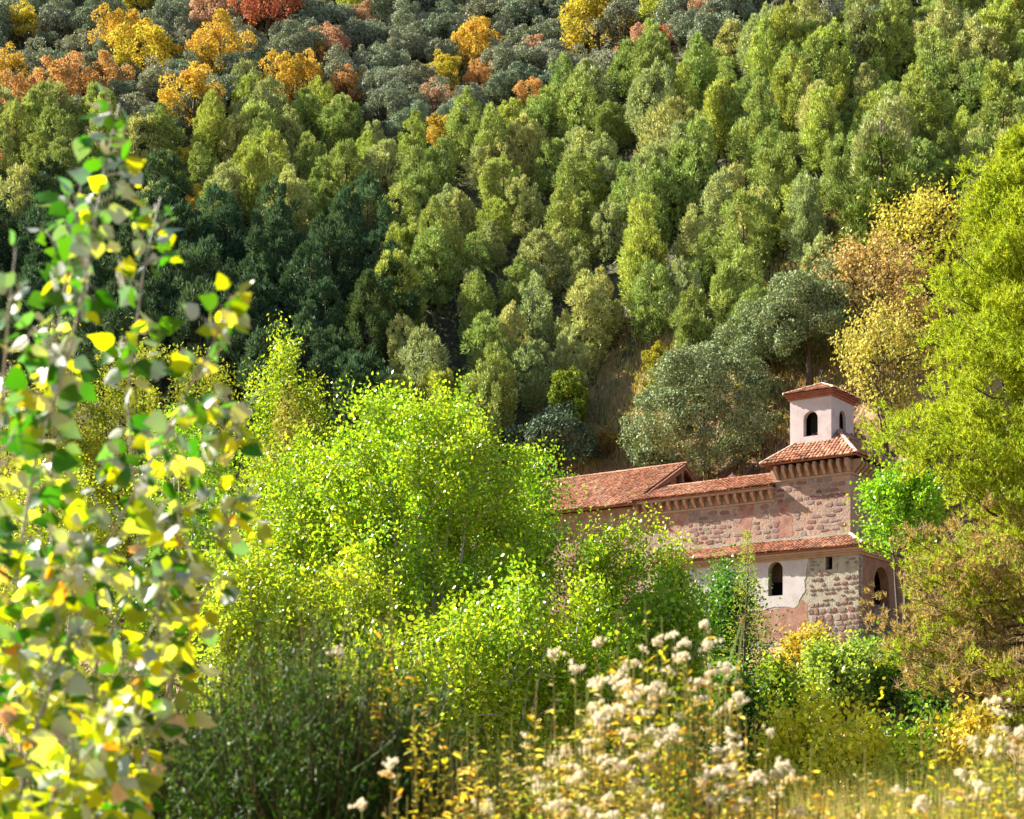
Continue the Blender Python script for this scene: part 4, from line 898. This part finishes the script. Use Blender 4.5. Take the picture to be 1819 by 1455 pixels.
# ------------------------------------------------------------------ broom, weeds, grass on the bank
def broom(label, u, d, vtop, wpx, n, color, seed, dry=.25):
    rr = random.Random(seed); x = (u-CU)/FPX*d; g_ = ground(x, d); H = (HV-vtop)/FPX*d-g_; Rx = px(wpx, d)/2
    t = thing('broom_shrub', label, 'shrub', (x, d, g_), 0, (1, 1, 1), 'broom shrubs on the bank'); b = MB(); w_ = MB(); kp, ka = [], []
    for i in range(n):
        an = rr.uniform(0, 6.28); q = math.sqrt(rr.random())*Rx; hh = H*(1-.45*(q/Rx)**2)*rr.uniform(.35, 1.02)
        s = .3*q; tip = Vector((math.cos(an)*q, math.sin(an)*q*.8, hh)); p0 = Vector((math.cos(an)*s, math.sin(an)*s*.8, -.05)); mid_ = p0.lerp(tip, .5) + Vector((rr.uniform(-.08, .08), rr.uniform(-.08, .08), .06*H))
        (w_ if rr.random() < dry else b).ribbon([p0, p0.lerp(mid_, .6), mid_, mid_.lerp(tip, .55)+Vector((rr.uniform(-.02, .02), 0, .02)), tip], .0075, .003)
        for k in range(3):
            f = rr.uniform(.35, .9); p = mid_.lerp(tip, f*1.6-.6) if f > .4 else p0.lerp(mid_, f/.4); e = p + Vector((rr.gauss(0, .12), rr.gauss(0, .12), rr.uniform(.02, .22)))
            b.ribbon([p, p.lerp(e, .5)+Vector((rr.uniform(-.015, .015), 0, 0)), e], .005, .002)
            for j in range(4): kp.append(tuple(p.lerp(e, rr.random()))); ka.append((rr.gauss(0, 1), rr.gauss(0, 1), 1.0))
    kp, ka = np.array(kp), np.array(ka)
    part('green_stems', b.mesh('green_stems', M['broom']), t, color=color, kind='stuff'); part('dry_stems', w_.mesh('dry_stems', M['broom_wood']), t, kind='stuff')
    part('small_leaves', quad_mesh('small_leaves', kites(kp, ka, rdir(len(kp)), RNG.uniform(.018, .048, len(kp)), np.full(len(kp), .016)), M['herb']), t, color=tuple(1.4*q for q in color), kind='stuff')
broom('dark green broom shrub in the bottom centre', 570, 8.6, 1045, 660, 3000, (.04, .085, .013), 301, .42)
broom('olive broom shrub right of the white poplar leaves', 390, 9.2, 1150, 330, 1500, (.02, .035, .008), 302, .65)
broom('green broom shrub behind the bottom left leaves', 170, 9.0, 1060, 360, 900, (.10, .17, .025), 303)
broom('slender broom tuft among the seed heads', 1215, 8.4, 1190, 130, 420, (.16, .24, .04), 304, .1)
broom('pale green broom tuft at the right edge', 1800, 8.2, 1270, 160, 500, (.17, .24, .06), 305, .1)
broom('brownish broom low in front of the seed heads', 860, 8.0, 1290, 280, 700, (.11, .13, .02), 306, .55)

def fluff(seed):
    g2 = np.random.default_rng(seed); nh = 16; c = g2.normal(size=(nh, 3))*np.array([.017, .017, .011]); nk = 40
    ii = np.repeat(np.arange(nh), nk); d = nrm(g2.normal(size=(len(ii), 3))+np.array([0, 0, .35])); p = c[ii] + d*.0015
    return quad_mesh('seed_head', kites(p, d, rdir(len(ii)), g2.uniform(.006, .0125, len(ii)), np.full(len(ii), .0034), .75), M['fluff'])
FL = [fluff(i) for i in range(4)]
def lance(seed):
    r = random.Random(seed); b = MB(); cur = r.uniform(-.3, .1); prof = [(0, .03), (.3, .11), (.68, .1), (1, .0)]; n = 4
    m_ = [(0, t, cur*t*t) for t, w in prof]; l = [(-w, t, cur*t*t+w*.3) for t, w in prof]; q = [(w, t, cur*t*t+w*.3) for t, w in prof]
    b.add(m_+l+q, [(i, i+1, n+i+1, n+i) for i in range(n-1)] + [(i, 2*n+i, 2*n+i+1, i+1) for i in range(n-1)], 0, r.random()); return b
LAN = [lance(i) for i in range(5)]
WEEDY = [(.68, .54, .04), (.66, .42, .06), (.54, .55, .05), (.30, .42, .05), (.68, .60, .12), (.60, .50, .2)]
def weed(label, u, d, vtop, spread, nst, seed, heads=1.0, leafy=1.0, hue=None, group='weeds gone to seed on the bank'):
    rr = random.Random(seed); x = (u-CU)/FPX*d; g_ = ground(x, d); H = (HV-vtop+25)/FPX*d-g_; Rx = px(spread, d)/2
    t = thing('seeding_weed', label, 'weed', (x, d, g_), 0, (1, 1, 1), group); b = MB(); lv = [[], [], []]; tips = []
    acc = [MB(), MB(), MB()]
    for i in range(nst):
        an = rr.uniform(0, 6.28); q = math.sqrt(rr.random())*Rx; hh = H*(1-.12*(q/Rx))*rr.uniform(.8, 1.02) if i else H
        p0 = Vector((math.cos(an)*q*.25, math.sin(an)*q*.25, -.03)); tip = Vector((math.cos(an)*q, math.sin(an)*q, hh)); mid_ = p0.lerp(tip, .5)+Vector((0, 0, .05))
        b.tube([p0, mid_, tip], [.0042, .0034, .002], 4, cap=False); tips.append(tip)
        for k in range(int(13*leafy)):
            f = rr.uniform(.3, .97); p = p0.lerp(mid_, f*2) if f < .5 else mid_.lerp(tip, f*2-1); a2 = rr.uniform(0, 6.28); dv = Vector((math.cos(a2), math.sin(a2), rr.uniform(-.2, .9))).normalized()
            xx_ = dv.cross(Vector((rr.gauss(0, .5), rr.gauss(0, .5), 1))).normalized(); zz_ = xx_.cross(dv); L = rr.uniform(.025, .06); src = rr.choice(LAN)
            acc[rr.choice((0, 0, 1, 2))].add([p + (xx_*v[0] + dv*v[1] + zz_*v[2])*L*(1.35 if abs(v[0]) > 0 else 1) for v in src.v], src.f)
    part('stem', b.mesh('stem', M['herb']), t, color=(.22, .22, .06))
    cs_ = hue or rr.sample(WEEDY, 3)
    for k in range(3):
        if acc[k].v: part('leaves', acc[k].mesh('leaves', M['herb']), t, color=jit(cs_[k], .15), kind='stuff')
    for tp in tips:
        if rr.random() < heads:
            s = rr.uniform(.7, 1.2); part('seed_head', FL[rr.randrange(4)], t, tp, (rr.uniform(-.5, .5), rr.uniform(-.5, .5), rr.uniform(0, 6)), (s, s, s), color=jit((.95, .88, .70), .05))
            if rr.random() < .45: q = tp + Vector((rr.gauss(0, .03), rr.gauss(0, .03), rr.uniform(-.06, -.01))); part('seed_head', FL[rr.randrange(4)], t, q, (rr.uniform(-.5, .5), rr.uniform(-.5, .5), 0), (s*.8,)*3, color=jit((.90, .74, .42), .1))
WL = [(1110, 8.0, 1105, 130, 9, 'white seeding weed left in the tallest group'), (1185, 8.2, 1090, 120, 9, 'tallest white and yellow seeding weed'), (1250, 8.1, 1110, 110, 8, 'orange tipped seeding weed right in the tallest group'),
      (1062, 7.8, 1165, 110, 9, 'seeding weed with a ring shaped head'), (1290, 8.3, 1170, 100, 7, 'seeding weed beside the leaning green stems'), (1010, 7.6, 1235, 130, 9, 'yellow seeding weed left of the ring shaped head'),
      (1140, 7.4, 1225, 140, 9, 'dense seeding weed in the middle of the clump'), (1215, 7.3, 1300, 150, 10, 'golden seeding weed low in the clump'), (965, 7.2, 1300, 140, 9, 'tawny seeding weed at the left of the clump'),
      (1085, 7.0, 1330, 160, 10, 'broad seeding weed near the bottom centre'), (1290, 7.1, 1345, 150, 10, 'pinkish white seeding weed at the bottom'), (1370, 7.3, 1385, 130, 8, 'short seeding weed right of the clump'),
      (700, 8.4, 1060, 100, 6, 'small seeding weed above the dark broom'), (610, 8.6, 1085, 90, 6, 'faded seeding weed over the broom top'), (760, 8.0, 1215, 110, 7, 'yellow weed at the right flank of the dark broom'),
      (840, 7.6, 1290, 120, 8, 'ochre weed in the bottom centre shade'), (1770, 7.4, 1270, 130, 9, 'white seeding weed at the right edge'), (1700, 7.2, 1345, 140, 9, 'bright yellow weed at lower right'),
      (1800, 6.8, 1360, 120, 9, 'white tufted weed in the bottom right corner'), (1600, 7.0, 1395, 150, 9, 'pale weed in the bottom right grass'), (1480, 7.0, 1400, 150, 9, 'straw coloured weed in the bottom right grass'),
      (900, 6.8, 1390, 150, 8, 'shaded ochre weed at the bottom edge'), (700, 6.9, 1380, 160, 7, 'shaded brown weed under the dark broom'), (1180, 6.7, 1405, 150, 9, 'white seed heads along the bottom edge')]
WL += [(1030, 7.4, 1190, 120, 9, 'orange leaved weed left of the ring shaped head'), (1330, 7.6, 1270, 110, 8, 'yellow weed under the leaning stalks'), (930, 7.8, 1230, 110, 8, 'thin ochre weed before the centre thicket'),
       (1420, 7.2, 1340, 130, 8, 'straw weed below the small green bush'), (1540, 7.6, 1350, 130, 8, 'yellowish weed in the middle of the right grass'), (1650, 7.8, 1310, 110, 8, 'weed under the shadowed green bush'),
       (1745, 7.8, 1240, 110, 9, 'tall yellow weed near the right edge'), (1400, 6.8, 1420, 150, 9, 'low golden weed at the bottom edge right of centre'), (1740, 6.6, 1410, 150, 9, 'golden weed at the bottom right'),
       (1015, 6.7, 1400, 150, 9, 'rusty weed at the bottom edge of the clump'), (1560, 6.6, 1430, 150, 9, 'yellow green weed on the bottom edge at right'), (800, 6.7, 1410, 130, 8, 'brown gold weed at the bottom, left of centre')]
for i, (u, d, vt, sp, nst, lab) in enumerate(WL):
    weed(lab, u, d, vt, sp, nst*2, 400+i, heads=(.42 if vt < 1330 else .28) if 990 < u < 1360 else (.2 if u > 1690 else .07), leafy=2.0)

def blades(name, label, boxes, mats_col, seed):
    """fine blades nobody could count: one object"""
    g2 = np.random.default_rng(seed); V = []
    for (u0, u1, d0, d1, n, h0, h1, w) in boxes:
        d = g2.uniform(d0, d1, n); u = g2.uniform(u0, u1, n); x = (u-CU)/FPX*d; z = ground_np(x, d)
        p = np.stack([x, d, z-.03], 1); hh = g2.uniform(h0, h1, n); ax = nrm(np.stack([g2.normal(size=n)*.22, g2.normal(size=n)*.22, np.ones(n)], 1))
        sd_ = nrm(np.cross(ax, nrm(np.stack([g2.normal(size=n)*.6, -np.ones(n), np.zeros(n)], 1))))*w*.5; V.append(np.stack([p-sd_, p+sd_, p+ax*hh[:, None]], 1).reshape(-1, 3))
    o = part(name, quad_mesh(name, np.concatenate(V), M['herb'], None, 3), None, color=mats_col); tag(o, label, 'grass', kind='stuff')
blades('dry_grass', 'straw coloured dry grass on the near bank', [(-150, 1950, 7.5, 13, 11000, .35, .95, .009), (1380, 1900, 6.5, 10, 13000, .6, 1.3, .008), (850, 1400, 6.6, 9, 7000, .5, 1.15, .008)], (.74, .60, .30), 501)
blades('green_grass', 'tall green rush stems among the dry grass', [(1380, 1900, 7, 10, 1500, .9, 1.5, .008), (400, 1400, 8, 12, 2500, .4, 1.0, .007), (1560, 1819, 8, 9, 70, 1.3, 1.75, .009)], (.16, .24, .07), 502)
blades('yellow_grass', 'yellow leafy ground cover on the near bank', [(900, 1900, 7, 11, 4000, .3, .9, .02), (250, 900, 8.5, 12, 2500, .2, .6, .018)], (.66, .54, .04), 503)
blades('slope_grass', 'dry tufted grass on the slope below the church', [(-200, 2000, 40, 97, 17000, .25, .6, .06)], (.40, .30, .11), 504)
blades('bank_grass', 'dry grass and low herbs on the bank behind the church', [(950, 1750, 118, 140, 24000, .25, .75, .08)], (.42, .31, .13), 505)
blades('bank_herbs', 'green weeds dotted over the bank behind the church', [(980, 1720, 119, 138, 6000, .3, .8, .14)], (.20, .24, .07), 506)
# two pale leaning stems right of the seed heads
for i, (a, b_) in enumerate((((1290, 1330), (1322, 1098)), ((1270, 1260), (1318, 1104)))):
    d = 8.3; p, q = P(*a, d), P(*b_, d); f = Vector((p.x-.05, d, ground(p.x, d)))
    t = thing('bare_stalk', ('longer' if i == 0 else 'shorter') + ' bare green stalk leaning right beside the seed heads', 'stalk', f); b = MB(); b.tube([(0, 0, 0), p-f, q-f], [.0042, .004, .003], 6); part('stem', b.mesh('stem', M['herb'], smooth=True), t, color=(.25, .33, .12))
    b = MB(); b.tube([q-f-Vector((.008, 0, .02)), q-f, q-f+Vector((.008, 0, .02))], [.002, .009, .002], 6); part('bud', b.mesh('bud', M['herb']), t, color=(.4, .33, .08))
